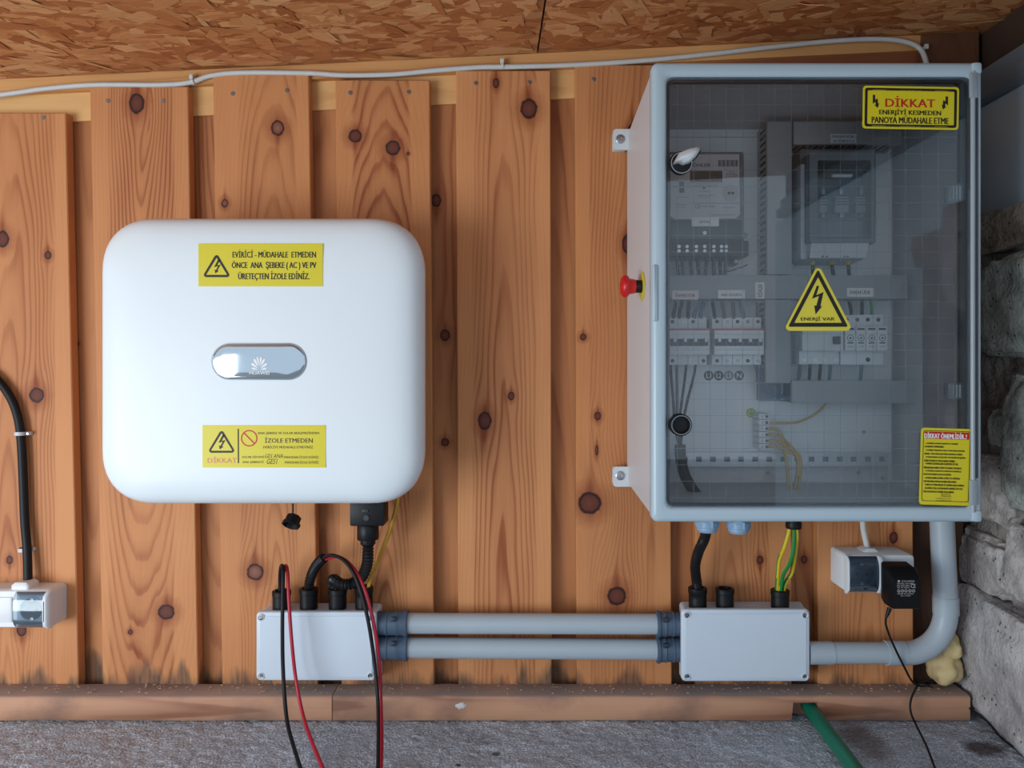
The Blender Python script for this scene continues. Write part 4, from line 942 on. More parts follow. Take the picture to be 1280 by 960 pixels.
# ================================================================ ELECTRICAL CABINET
YD0 = -.26                         # front of the door
cab = thing('electrical_cabinet', 'grey electrical cabinet with a transparent door and warning stickers', 'cabinet', P(1010, 640, -.13))
def prw(px0, px1, py0, py1, rpx, yref, n=6): return prr(px0, px1, py0, py1, rpx, yref, n)
of = prr(817, 1226, 79, 651, 7, YD0, 6)
a = P(784, 607, -.012); b = P(784, 165, -.012); xr_ = P(1224, 0, YD0).x
ob = rrect(a.x, xr_, a.z, b.z, .01, 6)
inf = prr(833, 1212, 93, 638, 8, YD0, 6)
xs_ = [p[0] for p in inf]; zs_ = [p[1] for p in inf]
inb = rrect(min(xs_)+.004, max(xs_)-.004, max(min(zs_)+.006, a.z+.008), min(max(zs_)-.01, b.z-.006), .01, 6)
bm = loft([[(x, -.012, z) for x, z in ob], [(x, YD0+.028, z) for x, z in of], [(x, YD0+.028, z) for x, z in inf], [(x, -.026, z) for x, z in inb]])
fin('body', bm, BODYG, cab, smooth=40)
# door frame with a moulded profile
def fl(i, r, y):
    return [(x, y, z) for x, z in prr(815+i, 1228-i*.72, 77+i, 653-i, max(2, r), YD0, 6)]
loops = [fl(1.5, 8, YD0+.027), fl(0, 8, YD0+.022), fl(0, 8, YD0+.006), fl(1.5, 8, YD0+.002), fl(4, 8, YD0), fl(6, 8, YD0-.001), fl(15, 9, YD0-.001), fl(17.5, 9, YD0+.001), fl(19.5, 9, YD0+.008), fl(20, 9, YD0+.027)]
bm = loft(loops, cap0=False, cap1=False)
rows_close = None
FRAME = mat('door_frame_grey', (180, 198, 208), .28, var=.03, scale=6)
df = fin('door_frame', bm, FRAME, cab, smooth=45)
GASK = mat('dark_gasket', (58, 66, 72), .5)
o_ = prr(834, 1213, 95, 635.5, 8, YD0, 6); i_ = prr(838.5, 1205, 100, 631, 7, YD0, 6)
fin('gasket', ring(o_, i_, YD0+.010, YD0+.018), GASK, cab, smooth=40)
PANE = clear('door_pane', (253, 254, 254), .015)
fin('pane', prism(prr(834.5, 1214.5, 95.5, 636, 8, YD0, 6), YD0+.003, YD0+.006), PANE, cab, smooth=0, label='transparent door pane')
# thin grey grid lines just behind the pane
bm = NB(); yg = YD0+.0074; w_ = .00021
x = 848.
while x < 1200:
    a = P(x, 104, YD0); b = P(x, 627, YD0); box(bm, a.x-w_, a.x+w_, yg, yg+.0004, b.z, a.z); x += 20.5
y = 108.
while y < 627:
    a = P(842, y, YD0); b = P(1200, y, YD0); box(bm, a.x, b.x, yg, yg+.0004, a.z-w_, a.z+w_); y += 20.6
fin('pane_grid', bm, mat('grid_grey', (150, 160, 166), .5), cab, smooth=0, kind='stuff')
# hinge side: long strip, knuckles, corner blocks
fin('hinge_rod', lathe(P(1216, 640, YD0-.002), (0, 0, 1), [(.0035, 0), (.0035, P(0, 90, YD0).z-P(0, 640, YD0).z)], 12), mat('rod_pale', (160, 168, 174), .3), cab)
fin('hinge_channel', pbox(1218, 1223, 122, 598, YD0-.0028, YD0, .0004), mat('channel_grey', (70, 74, 80), .4), cab)
for p0, p1 in ((90, 122), (600, 632)):
    fin('hinge_block', pbox(1213, 1223, p0, p1, YD0-.006, YD0-.0005, .002), clear('hinge_clear', (238, 242, 246), .15, haze=.45), cab)
for p0, p1 in ((77, 92), (638, 653)):
    fin('corner_cap', pbox(1216, 1228.5, p0, p1, YD0-.004, YD0+.02, .004), FRAME, cab)
# inner transparent hinge clips on the right of the pane
for p0, p1 in ((229, 252), (478, 500)):
    h = fin('hinge_clip', pbox(1185, 1204, p0, p1, YD0+.0085, YD0+.022, .002), clear('clip_clear', (238, 242, 246), .12, haze=.25), cab)
    for k in range(3): fin('clip_rib', pbox(1191+k*4, 1193+k*4, p0+3, p1-3, YD0+.0080, YD0+.0086), mat('clip_rib', (176, 190, 200), .3), h)
# latch plate on the left of the frame
fin('latch_plate', loft([[(x, y, z) for x, z in prr(815.5+i, 822-i, 331+i, 402-i, 2.5, YD0, 4)] for i, y in ((0, YD0+.004), (0, YD0-.0022), (.8, YD0-.0032))]), FRAME, cab, smooth=50)
# brackets
for p0, p1 in ((162, 188), (583, 608)):
    yb_ = -.018
    bk = fin('mounting_bracket', prism(prr(766, 800, p0, p1, 4, yb_, 4), yb_-.004, yb_), mat('bracket_white', (214, 220, 224), .4), cab)
    fin('bracket_foot', prism(prr(766.5, 784, p0+1, p1-1, 3, yb_, 4), yb_, -.0005), mat('bracket_white', (214, 220, 224), .4), bk)
    cy = (p0+p1)/2-1
    fin('screw', lathe(P(775.5, cy, yb_-.004), (0, -1, 0), [(.0085, 0), (.0085, .0008), (.007, .0016), (.0062, .0016), (.0055, .0032), (.0025, .0034), (.002, .0018), (.0003, .0018)], 18), STEEL, bk)
    fin('rivet', lathe(P(792, cy, yb_-.004), (0, -1, 0), [(.0055, 0), (.0055, .0006), (.004, .0012), (.0003, .0012)], 16), mat('bracket_white', (214, 220, 224), .4), bk)
# emergency stop on the left side
yE = -.165; c = P(800.5, 358, yE)
xs0 = P(817, 358, yE).x
es = fin('emergency_stop', lathe((c.x+.004, yE, c.z), (-1, 0, 0), [(.0105, 0), (.0105, .014), (.009, .016)], 20), BLACK, cab, label='red mushroom emergency stop button')
fin('yellow_ring', lathe((c.x+.0035, yE, c.z), (-1, 0, 0), [(.024, 0), (.024, .0012), (.0004, .0014)], 32), YELM, es)
fin('button', lathe((c.x-.008, yE, c.z), (-1, 0, 0), [(.011, 0), (.012, .004), (.013, .010), (.0175, .013), (.0185, .016), (.0175, .020), (.014, .0235), (.007, .025), (.0004, .0253)], 32), mat('stop_red', (206, 24, 34), .35), es, smooth=60)
# rotary handle on the door
yK = YD0-.001
c = P(851, 204, yK)
rh = fin('rotary_handle', lathe((c.x, YD0+.005, c.z), (0, -1, 0), [(.017, 0), (.0175, .003), (.0175, .008), (.0165, .011), (.012, .0115), (.0004, .0115)], 32), BLACK, cab, label='black and silver rotary switch handle on the door')
fin('bezel', ring([(c.x+.0160*math.cos(k*math.pi/16), c.z-.001+.0160*math.sin(k*math.pi/16)) for k in range(32)], [(c.x+.0148*math.cos(k*math.pi/16), c.z-.001+.0148*math.sin(k*math.pi/16)) for k in range(32)], YD0-.0075, YD0-.006), STEEL, rh)
lv = [(839.5, 207.5), (846, 195), (858, 189.5), (870, 187), (873, 190), (868, 198.5), (860, 206), (852, 208), (847, 205.5)]
def plv(s, y): 
    cx, cy = 855, 199; return [tuple(P(cx+(u-cx)*s, cy+(v-cy)*s, yK)[i] if i != 1 else y for i in range(3)) for u, v in lv]
fin('lever', loft([plv(1, YD0-.006), plv(1, YD0-.016), plv(.9, YD0-.020), plv(.55, YD0-.022)]), mat('silver_grey', (218, 222, 224), .25, .3), rh, smooth=60)
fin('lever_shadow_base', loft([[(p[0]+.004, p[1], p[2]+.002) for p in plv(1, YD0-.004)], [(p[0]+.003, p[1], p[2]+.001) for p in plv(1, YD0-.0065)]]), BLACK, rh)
# lock below
c = P(850.5, 531, yK)
lk = fin('door_lock', lathe((c.x, YD0+.005, c.z), (0, -1, 0), [(.0168, 0), (.0168, .010), (.0155, .012), (.0125, .012), (.0118, .004), (.0004, .004)], 32), BLACK, cab, label='round black door lock')
fin('lock_rim', ring([(c.x+.0150*math.cos(k*math.pi/16), c.z+.0150*math.sin(k*math.pi/16)) for k in range(32)], [(c.x+.0135*math.cos(k*math.pi/16), c.z+.0135*math.sin(k*math.pi/16)) for k in range(32)], YD0-.0078, YD0-.0068), mat('gunmetal', (120, 126, 132), .3, .6), lk)
# ---- stickers on the pane (outside face)
YS = YD0+.0029
def rotpts(pts, ang, cx, cy):
    a = math.radians(ang); return [(cx+(x-cx)*math.cos(a)-(y-cy)*math.sin(a), cy+(x-cx)*math.sin(a)+(y-cy)*math.cos(a)) for x, y in pts]
def prr_px(px0, px1, py0, py1, r, n=4): return [(x, y) for x, y in rrect(px0, px1, py0, py1, r, n)]
# top-right DIKKAT sticker
cx, cy = 1138.3, 134.5; AN = 1.0
def rp(pts): return rotpts(pts, AN, cx, cy)
st = fin('warning_sticker', pprism(rp(prr_px(1078.5, 1198.5, 108, 161.5, 4)), YS-.0008, YS), YEL, cab, smooth=0, label='yellow sticker with red DIKKAT heading, top right')
yS = YS-.0011
fin('border', pring(rp(prr_px(1081, 1196, 110.5, 159, 3)), rp(prr_px(1084.3, 1192.7, 113.8, 155.7, 1.2)), yS), INK, st, smooth=0)
sl = math.tan(math.radians(AN))
bm = ptext('DİKKAT', 1106.5, 1169, 119.5, 133.5, yS, .035, slope=sl)
fin('heading', bm, REDI, st, smooth=0)
bm = ptext('ENERJİYİ KESMEDEN', 1099, 1176.5, 135.2, 144.8, yS, .035, slope=sl)
ptext('PANOYA MÜDAHALE ETME', 1089.5, 1186, 144.0, 153.6, yS, .035, slope=sl, bm=bm)
fin('lettering', bm, INK, st, smooth=0)
B1 = [(-1.5, -8), (1.5, -8), (1.5, -1.5), (4.5, -3.5), (5, 3), (6.5, 2.2), (4.8, 8.5), (.5, 4.8), (2.2, 4.4), (1.6, .6), (-1.5, 3.5)]
fin('lightning_bolt', pflat([(1092.5+a, 126.5+b) for a, b in B1], yS), INK, st, smooth=0)
fin('lightning_bolt', pflat([(1183.5-a, 128.5+b) for a, b in B1], yS), INK, st, smooth=0)
bm = ptext('DİNPANO ———— www.dinpano.com ———— DİNPANO', 1091, 1186, 111.4, 113.2, yS-.0002, .01, slope=sl)
fin('border_lettering', bm, YELM, st, smooth=0)
bm = ptext('DİNPANO ———— www.dinpano.com ———— DİNPANO', 1090, 1185, 156.2, 158, yS-.0002, .01, slope=sl)
fin('border_lettering', bm, YELM, st, smooth=0)
# triangle sign
def rtri(c, yb, yt, hw, r, n=6):
    V3 = [Vector((c, yt)), Vector((c+hw, yb)), Vector((c-hw, yb))]; pts = []
    for i in range(3):
        p, a, b = V3[i], V3[i-1], V3[(i+1) % 3]; u = (a-p).normalized(); w = (b-p).normalized(); half = u.angle(w)/2; bis = (u+w).normalized(); cc = p+bis*(r/math.sin(half)); t = r/math.tan(half)
        s = p+u*t-cc; e = p+w*t-cc; a0 = math.atan2(s.y, s.x); a1 = math.atan2(e.y, e.x); da = (a1-a0+math.pi) % (2*math.pi)-math.pi
        for k in range(n+1): q = a0+da*k/n; pts.append((cc.x+r*math.cos(q), cc.y+r*math.sin(q)))
    return pts
st = fin('warning_sticker', pprism(rtri(1022.8, 413.5, 329.5, 43.5, 5), YS-.0008, YS), YELM, cab, smooth=0, label='triangular yellow high voltage sticker')
fin('border', pring(rtri(1022.6, 408.5, 336.5, 37.5, 1.5), rtri(1022.6, 403.5, 346.5, 29.8, .4), yS), INK, st, smooth=0)
bz = [(1021, 357), (1024, 357.6), (1020.3, 369), (1029.5, 365), (1025.5, 382.5), (1027.5, 383), (1019.5, 393), (1017.8, 382), (1020.5, 382), (1023.6, 370), (1015, 373.5)]
fin('lightning_bolt', pflat(bz, yS), INK, st, smooth=0)
fin('lettering', ptext('ENERJİ VAR', 1001, 1043.5, 395.2, 402, yS, .03), INK, st, smooth=0)
# bottom-right instructions sticker
cx, cy = 1182.3, 583.5; AN = 1.7
st = fin('warning_sticker', pprism(rotpts(prr_px(1150.5, 1214.2, 535.5, 631.5, 4), AN, cx, cy), YS-.0008-.0008, YS), YEL, cab, smooth=0, label='tall yellow instruction sticker with red heading bar')
yS2 = yS-.0008
fin('border', pring(rotpts(prr_px(1153, 1212, 538.5, 627, 3), AN, cx, cy), rotpts(prr_px(1153.7, 1211.3, 539.2, 626.3, 2.6), AN, cx, cy), yS2), INK, st, smooth=0)
hb = fin('heading_bar', pflat(rotpts(prr_px(1154.5, 1210.5, 540, 549, 1.5), AN, cx, cy), yS2-.0001), REDI, st, smooth=0)
sl2 = math.tan(math.radians(AN))
fin('heading', ptext('DİKKAT ÖNEMLİDİR..!', 1155.5, 1208.5, 539.6, 547.6, yS2-.0003, .035, slope=sl2), WINK, st, smooth=0)
bm = NB()
LN = ['1-ENERJİ ALTINDA BAKIM VE ONARIM', 'ÇALIŞMASI YAPMAYINIZ.', '2-ENERJİ VERMEDEN ÖNCE TÜM BAĞLANTILARI', 'SIKINIZ, TÜM CİHAZLARI YİNE KONTROL EDİNİZ.', '3-PANOSUNUN VE İŞLETME TESTLERİNİ PROJESİNE', 'GÖRE UYGUN VE TAM OLARAK YAPINIZ.', '4-PANO KAPAKLARI AÇIKKEN SU VB.', 'MEKANLARI DAİMA TEMİZ VE KAPALI TUTUNUZ.', '5-HİÇBİR AÇIKLIKTA PANOYA BASINÇLI', 'BAĞLANTILARINI ELDEN GEÇİRİNİZ.', '6-PANOLARIN DAİMA TEMİZ VE SAĞLIKLI', 'ORTAMLARDA MUHAFAZASINI SAĞLAYINIZ.', '7-MEVCUT YÖNETMELİK VE TALİMATLARA UYUNUZ.', '8-DAİMA ÖZEL ELDİVENLERİ VERİNİZ İLE ELLE', 'AİR KONTROLÜ TEKNİK KULLANINIZ.']
WD = [40, 24.5, 48.5, 48, 50, 39, 41, 47.5, 45, 35, 43.5, 41.5, 49.5, 47.5, 39]
for k, (s, wd_) in enumerate(zip(LN, WD)):
    y0 = 552.4+k*4.28; x0 = 1155.8-(y0-545)*.03+(2 if s[0].isdigit() else .2)
    ptext(s, x0, x0+wd_, y0, y0+3.1, yS2, .05, slope=sl2, bm=bm)
ptext('DİN', 1176, 1188, 616.2, 618.6, yS2, .0, slope=sl2, bm=bm, italic=.2); ptext('PANO', 1176.5, 1189, 619, 621.4, yS2, 0, slope=sl2, bm=bm, italic=.2)
ptext('info@dinpano.com', 1170, 1189, 622.2, 623.8, yS2, .01, slope=sl2, bm=bm); ptext('www.dinpano.com', 1170, 1189, 624.6, 626, yS2, .01, slope=sl2, bm=bm)
fin('lettering', bm, INK, st, smooth=0)
# glands below the cabinet
GB = mat('gland_pale_blue', (142, 172, 198), .45)
for px, py in ((884, 664.5), (923, 666)):
    yq = -.11; R_ = 14/S(yq); zt = P(0, 640, yq).z; zb_ = P(0, py, yq).z
    g_ = fin('cable_gland', lathe((P(px, 0, yq).x, yq, zb_), (0, 0, 1), [(R_*.5, .001), (R_*.8, 0), (R_*.92, .004), (R_*.92, .008), (R_*1.02, .009), (R_*1.02, .018), (R_*.9, .0185), (R_*.9, zt-zb_+.02)], 6*3), GB, cab, smooth=25, label='pale blue plastic cable gland')
    bmn = lathe((P(px, 0, yq).x, yq, zb_+.009), (0, 0, 1), [(R_*1.08, 0), (R_*1.08, .012)], 6); fin('hex_nut', bmn, GB, g_, smooth=0)
yq = -.09; zb_ = P(0, 660.5, yq).z
fin('cable_gland', lathe((P(992, 0, yq).x, yq, zb_), (0, 0, 1), [(.0125, 0), (.0135, .002), (.0135, .01), (.0125, .012), (.0125, .05)], 18), BLACK, cab, label='black rubber gland')
# cables from the cabinet to the right junction box
fin('flexible_conduit', tube([P(884, 655, -.11), P(881, 672, -.10), P(873, 690, -.08), P(869, 708, -.06), P(871, 728, -.04), P(872, 748, -.036)], .0092, 14, step=.0022, corr=.93), CORR, None, smooth=30, label='black conduit hose between the cabinet and the right junction box', cat='hose')
EG = 'earth wires below the cabinet'
for k, (pts, lab) in enumerate(((([(987, 655, -.09), (986, 665, -.088), (980, 685, -.08), (974, 700, -.066), (972.5, 715, -.055), (971, 735, -.04), (972, 750, -.036)]), 'leftmost yellow-green earth wire below the cabinet'),
    (([(992, 655, -.09), (993, 668, -.09), (991, 690, -.085), (986, 706, -.075), (979, 718, -.06), (976, 735, -.045), (975.5, 750, -.036)]), 'front yellow-green earth wire below the cabinet'),
    (([(995, 655, -.09), (996, 670, -.088), (994, 690, -.078), (992, 705, -.065), (989, 718, -.05), (981, 730, -.042), (979, 748, -.034)]), 'rightmost yellow-green earth wire below the cabinet'))):
    fin('earth_wire', tube([P(*p) for p in pts], .0036, 12, stripe=.12 if k != 1 else .05), [YELW, GRNW] if k != 1 else [GRNW, YELW], None, label=lab, cat='cable', group=EG, smooth=60)

# ================================================================ INSIDE THE CABINET
PLATE = mat('mounting_plate', (226, 229, 230), .5, var=.04)
YPL = -.046
mp_ = fin('mounting_plate', pbox(826, 1114, 172, 573, YPL, YPL+.003), PLATE, cab, smooth=0)
fin('plate_flange', pbox(826, 1114, 160, 171, YPL+.004, YPL+.007), PLATE, cab, smooth=0)
for px, py in ((960, 591), (1073, 591), (1104, 598), (1080, 540)):
    screw_head('screw', px, py, 2.4, -.030 if py > 580 else YPL, cab, STEEL)
# perforated rail
t = thing('perforated_rail', 'pale perforated metal rail along the bottom of the cabinet', 'rail', P(980, 583, YPL))
bm = NB(); x = 838.0
a0 = P(838, 566, YPL-.008); a1 = P(1114, 583, YPL-.008)
hs = [(856+17.6*k) for k in range(15)]
edges = [838]
for h in hs: edges += [h-3.6, h+3.6]
edges.append(1114)
pbox(838, 1114, 565.5, 570.8, YPL-.008, YPL-.006, 0, bm); pbox(838, 1114, 577.2, 583, YPL-.008, YPL-.006, 0, bm)
for k in range(0, len(edges), 2): pbox(edges[k], edges[k+1], 570.8, 577.2, YPL-.008, YPL-.006, 0, bm)
fin('rail', bm, mat('rail_zinc', (205, 210, 214), .4, .2), t, smooth=0)
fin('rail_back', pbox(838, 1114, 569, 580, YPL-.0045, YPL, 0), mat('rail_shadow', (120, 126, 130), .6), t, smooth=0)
# ---- wiring ducts
DCORE = mat('duct_dark_inside', (38, 40, 44), .7)
def duct(px0, px1, py0, py1, yf, label, vert, ext=0):
    t = thing('wiring_duct', label, 'cable duct', P((px0+px1)/2, py1, YPL), 'grey wiring ducts inside the cabinet')
    fin('cover', pbox(px0, px1, py0, py1, yf, yf+.010, .0012), DUCT, t, smooth=40)
    a = P(px0, py1, yf); b = P(px1, py0, yf)
    fin('cable_fill', box(NB(), a.x+.004, b.x-.004, yf+.010, YPL-.003, a.z+.004, b.z-.004), DCORE, t, smooth=0)
    bm = NB(); pitch = .0115; wf = .0062
    if vert:
        z = a.z+.003
        while z < b.z-wf:
            for x in (a.x+.0008, b.x-.0024): box(bm, x, x+.0016, yf+.010, YPL-.010, z, z+wf)
            z += pitch
        for x in (a.x+.0008, b.x-.0024): box(bm, x, x+.0016, YPL-.012, YPL, a.z, b.z)
    else:
        x = a.x+.003
        while x < b.x-wf:
            for z in (a.z+.0008, b.z-.0024): box(bm, x, x+wf, yf+.010, YPL-.010, z, z+.0016)
            x += pitch
        for z in (a.z+.0008, b.z-.0024): box(bm, a.x, b.x, YPL-.012, YPL, z, z+.0016)
    fin('slotted_sides', bm, DUCT, t, smooth=0, kind='stuff')
    return t
YDU = -.105
dv = duct(959, 990, 152, 343, YDU, 'vertical grey duct right of the energy meter', True)
dt = duct(992, 1127, 152, 180.5, YDU, 'top horizontal grey duct above the fuse switch', False)
dm = duct(836, 1135, 344, 373.5, YDU, 'middle horizontal grey duct across the cabinet', False)
dv2 = duct(957, 988.5, 374.5, 479, YDU, 'vertical grey duct below the middle duct', True)
dbt = duct(975, 1155, 475.5, 504, YDU-.004, 'bottom horizontal grey duct below the surge arrester', False) if False else duct(990, 1155, 475.5, 504, YDU, 'bottom horizontal grey duct below the surge arrester', False)
def tag_label(rect, s, parent, y, m=LABELW, lines=None, rot=0, tm=GINK):
    t = fin('name_tag', prism(prr(*rect, 1, y, 3), y-.0008, y), m, parent, smooth=0)
    bm = NB()
    if lines:
        h = (rect[3]-rect[2])/len(lines)
        for k, l in enumerate(lines): ptext(l, rect[0]+3, rect[1]-3, rect[2]+k*h+h*.28, rect[2]+k*h+h*.82, y-.0010, .02, bm=bm)
    else: ptext(s, rect[0]+(4 if not rot else 2.5), rect[1]-(4 if not rot else 2.5), rect[2]+3.2 if not rot else rect[2]+2, rect[3]-3.2 if not rot else rect[3]-2, y-.0010, .02, rot=rot, bm=bm)
    fin('lettering', bm, tm, t, smooth=0)
tag_label((1038, 1070.5, 167.5, 179), '', dt, YDU, mat('label_blueish', (214, 222, 228), .5), lines=['PARAFUDR', 'AYIRICI'])
tag_label((840, 873, 363, 374.5), 'İNVERTÖR', dm, YDU, mat('label_pink', (232, 214, 210), .5))
tag_label((897.5, 931, 362.5, 373.3), 'ANA SİGORTA', dm, YDU)
tag_label((944, 955.5, 353, 373.3), 'KÖHLER', dm, YDU, rot=90)
tag_label((1058.5, 1092, 360, 371), 'PARAFUDR', dm, YDU)
# ---- energy meter
YM = -.125
t = thing('energy_meter', 'grey electronic energy meter with display behind the cabinet door', 'meter', P(885, 322, YPL))
fin('case', loft([[(x, y, z) for x, z in prr(*r, 3, YM, 4)] for r, y in (((831, 934, 186, 302), YPL-.0005), ((831, 934, 186, 302), YM+.02), ((835, 929, 190, 300), YM+.004), ((836, 928, 191, 299), YM+.0015))]), mat('meter_case', (96, 102, 104), .4), t, smooth=35)
fp = fin('face_plate', pprism([(838, 193), (924, 193), (925, 268), (920, 273), (845, 274), (838, 270)], YM, YM+.002), mat('meter_face', (196, 190, 190), .5, var=.02), t, smooth=0)
fin('lower_cover', pbox(838, 927, 274.5, 299, YM+.0005, YM+.004, .001), mat('meter_green', (58, 82, 74), .35), t)
fin('display', pbox(862.5, 903, 213.5, 227.5, YM-.0008, YM+.001), mat('lcd_olive', (64, 60, 46), .25), fp, smooth=0)
bm = ptext('KÖHLER', 861, 888.5, 203.5, 208.5, YM-.0004, .03)
for k in range(14):
    x0 = 898+k*1.8; pflat([(x0, 200), (x0+(.9 if k % 3 else 1.4), 200), (x0+(.9 if k % 3 else 1.4), 208), (x0, 208)], YM-.0004, bm)
for s, q in (('AKTİF 3 FAZLI ELEKTRONİK SAYAÇ', (858, 904, 228.8, 230.6)), ('3x230/400V 5(100)A 50Hz', (868, 897, 231.5, 233)), ('AEL.TF.20', (911, 918, 214, 215.6)), ('T1 T2 T3 T4', (908, 921.5, 217, 221.5)), ('1000 imp/kWh', (873.5, 886.5, 238.6, 240.2)), ('CLASS B IEC 62053', (871, 892, 243.5, 245)), ('EN 50470', (874.5, 887, 246, 247.4)), ('CE', (869, 875.5, 256, 260.5)), ('M15 1783', (877.5, 894, 257, 259.2)), ('S/N 0015407', (903.5, 919, 258.5, 260.2)), ('KÖHLER 2015', (845.5, 862, 245.5, 247)), ('TS EN 62056', (844.5, 858, 255, 256.6)), ('Made in Turkiye', (845, 858, 258.5, 260)), ('www.sayac.com.tr', (889, 919, 267.8, 269.8))):
    ptext(s, *q, YM-.0004, .01, bm=bm)
for q in ((849, 855.5, 227, 233.5), (849, 855.5, 235, 241)): pflat([(q[0], q[2]), (q[1], q[2]), (q[1], q[3]), (q[0], q[3])], YM-.0004, bm)
pflat(circ(880, 235.2, 1.5, 10), YM-.0004, bm)
for q in ((838, 924, 233.6), (866, 924, 254.2)): pflat([(q[0], q[2]), (q[1], q[2]), (q[1], q[2]+.35), (q[0], q[2]+.35)], YM-.0003, bm)
fin('lettering', bm, GINK, fp, smooth=0)
fin('optical_port', pdisc(913, 241, 10.5, YM-.0008, YM, 28), mat('port_tan', (178, 170, 166), .45), fp)
fin('port_eyes', pdisc(911.2, 241.3, 1.9, YM-.0012, YM-.0006, 12, pdisc(916, 241.3, 1.9, YM-.0012, YM-.0006, 12)), INK, fp)
tg = fin('name_tag', prism(prr(864.5, 898.5, 272, 283, 1, YM, 3), YM-.0012, YM+.001), LABELW, t, smooth=0); fin('lettering', ptext('SAYAÇ', 874, 888.5, 275.6, 279.6, YM-.0015, .02), GINK, tg, smooth=0)
tb = fin('terminal_block', pbox(832, 936, 301, 320, YM+.015, YPL, .001), mat('terminal_dark', (44, 38, 36), .5), t)
for px in (849, 859, 870.5, 881, 892.5, 902, 908):
    for py in (308, 313.5): fin('terminal_screw', pdisc(px, py, 2.1, YM+.0138, YM+.015, 12), STEEL, tb)
screw_head('cover_screw', 881, 291, 2.3, YM+.0005, t, STEEL); screw_head('cover_screw', 931.5, 294, 3.4, YM+.006, t, mat('seal_grey', (120, 120, 118), .5))
# wires below the meter
WG = 'black wires under the energy meter'
for k, px in enumerate((846, 853, 864, 872, 882, 892, 901, 908)):
    wire('wire', [(px, 318, -.085), (px+random.uniform(-1, 1), 330, -.09), (px+random.uniform(-2, 2), 346, -.088)], .0032, mat('brown_black_wire', (52, 42, 38), .45) if k % 3 else RUBBER, ORD[k] + ' dark wire from the left between energy meter and middle duct', 'wire', WG, seg=8)
# twisted thin wires
wire('wire', [(905, 341, -.11), (918, 337, -.112), (930, 333, -.11), (934, 331, -.10)], .0011, RUBBER, 'thin dark lead running sideways below the meter', 'wire')
fin('cable_clamp', lathe(P(919.5, 327.5, -.075), (0, -1, 0), [(.0055, -.028), (.0055, 0), (.0045, .0015), (.002, .0005), (.0003, .0005)], 16), SCREW, None, label='small round metal clamp screw right of the meter wires', cat='screw')
# ---- breakers
YBK = -.118
def breaker(px0, pitch, n, label, group, screws_skip=()):
    px1 = px0+pitch*n; base = P((px0+px1)/2, 456, YPL)
    t = thing('circuit_breaker', label, 'circuit breaker', base, group)
    yb = YBK+.022
    fin('body', pbox(px0, px1-2.5, 397, 456, yb, YPL, .001), BREAK, t)
    hd = fin('head', pbox(px0+3, px1+1, 410.5, 443.5, YBK+.004, yb, .001), BREAK, t)
    fin('red_stripe', pbox(px0+1, px1+1.4, 410.8, 412.8, YBK+.0036, YBK+.0042), REDI, hd, smooth=0)
    fin('ledge', pbox(px0+3, px1+1, 418.5, 436, YBK, YBK+.0045, .0008), BREAK, t)
    fin('toggle_slot', pbox(px0+4, px1-.5, 423.5, 432.5, YBK-.0006, YBK+.002), DARKT, t, smooth=0)
    for k in range(n):
        cx = px0+pitch*(k+.5)+1
        tg = fin('toggle', pbox(cx-1.9+2.5, cx+1.9+2.5, 422.4, 427.5, YBK-.006, YBK, .0008), BREAK, t)
        fin('toggle_bar', pbox(cx-6+2.5, cx-2.2+2.5, 423.8, 431.8, YBK-.004, YBK, .0006), DARKT, t)
        fin('terminal_screw', pdisc(cx-1, 402, 2.3, yb-.0006, yb+.001, 14), SCREW if k % 2 else INK, t)
        fin('terminal_screw', pdisc(cx-1, 451, 2.3, yb-.0006, yb+.001, 14), SCREW if k % 3 else INK, t)
        if k: fin('pole_gap', pbox(px0+pitch*k-.25, px0+pitch*k+.25, 397.3, 455.7, yb-.0002, yb+.001), GINK, t, smooth=0)
    return t
breaker(834, 13.0, 4, 'four-pole breaker with red stripe, left, under the energy meter', 'circuit breakers')
breaker(890, 12.8, 5, 'wider breaker with red stripe beside the vertical duct', 'circuit breakers')
BT = mat('teal_wire', (78, 110, 128), .45)
UG = 'wires entering the breakers from above'
for k, (x0, x1, m) in enumerate(((846, 842, RUBBER), (853, 849, RUBBER), (861, 860, RUBBER), (878, 868, BT), (882, 876, BT), (890, 893, RUBBER), (902, 905, mat('grey_wire', (90, 92, 94), .45)), (916, 917, mat('grey_wire', (90, 92, 94), .45)), (925, 929, BT))):
    wire('wire', [(x0, 370, -.086), (x0*.6+x1*.4, 382, -.098), (x1, 392, -.098), (x1, 399, -.092)], .0034, m, ORD[k] + ' wire from the left between middle duct and breakers', 'wire', UG)
LG = 'black wires from the left breaker down to the lock'
for k, (x0, x1) in enumerate(((838, 843), (846, 846.5), (858, 850), (870, 855))):
    wire('wire', [(x0, 454, -.09), (x0*.75+x1*.25, 474, -.10), (x0*.3+x1*.7, 500, -.105), (x1, 522, -.105), (x1*.5+849*.5, 545, -.105), (850, 566, -.105)], .0024, RUBBER, ORD[k] + ' thin black wire from the left dropping behind the round lock', 'wire', LG)
fin('sheathed_cable', tube([P(850, 556, -.105), P(851, 574, -.105), P(856, 594, -.106), P(866, 612, -.108), P(878, 628, -.11), P(884, 640, -.11), P(884, 656, -.11)], .0095, 14), RUBBER, None, label='thick black cable curving down inside the cabinet to a gland', cat='cable', smooth=60)
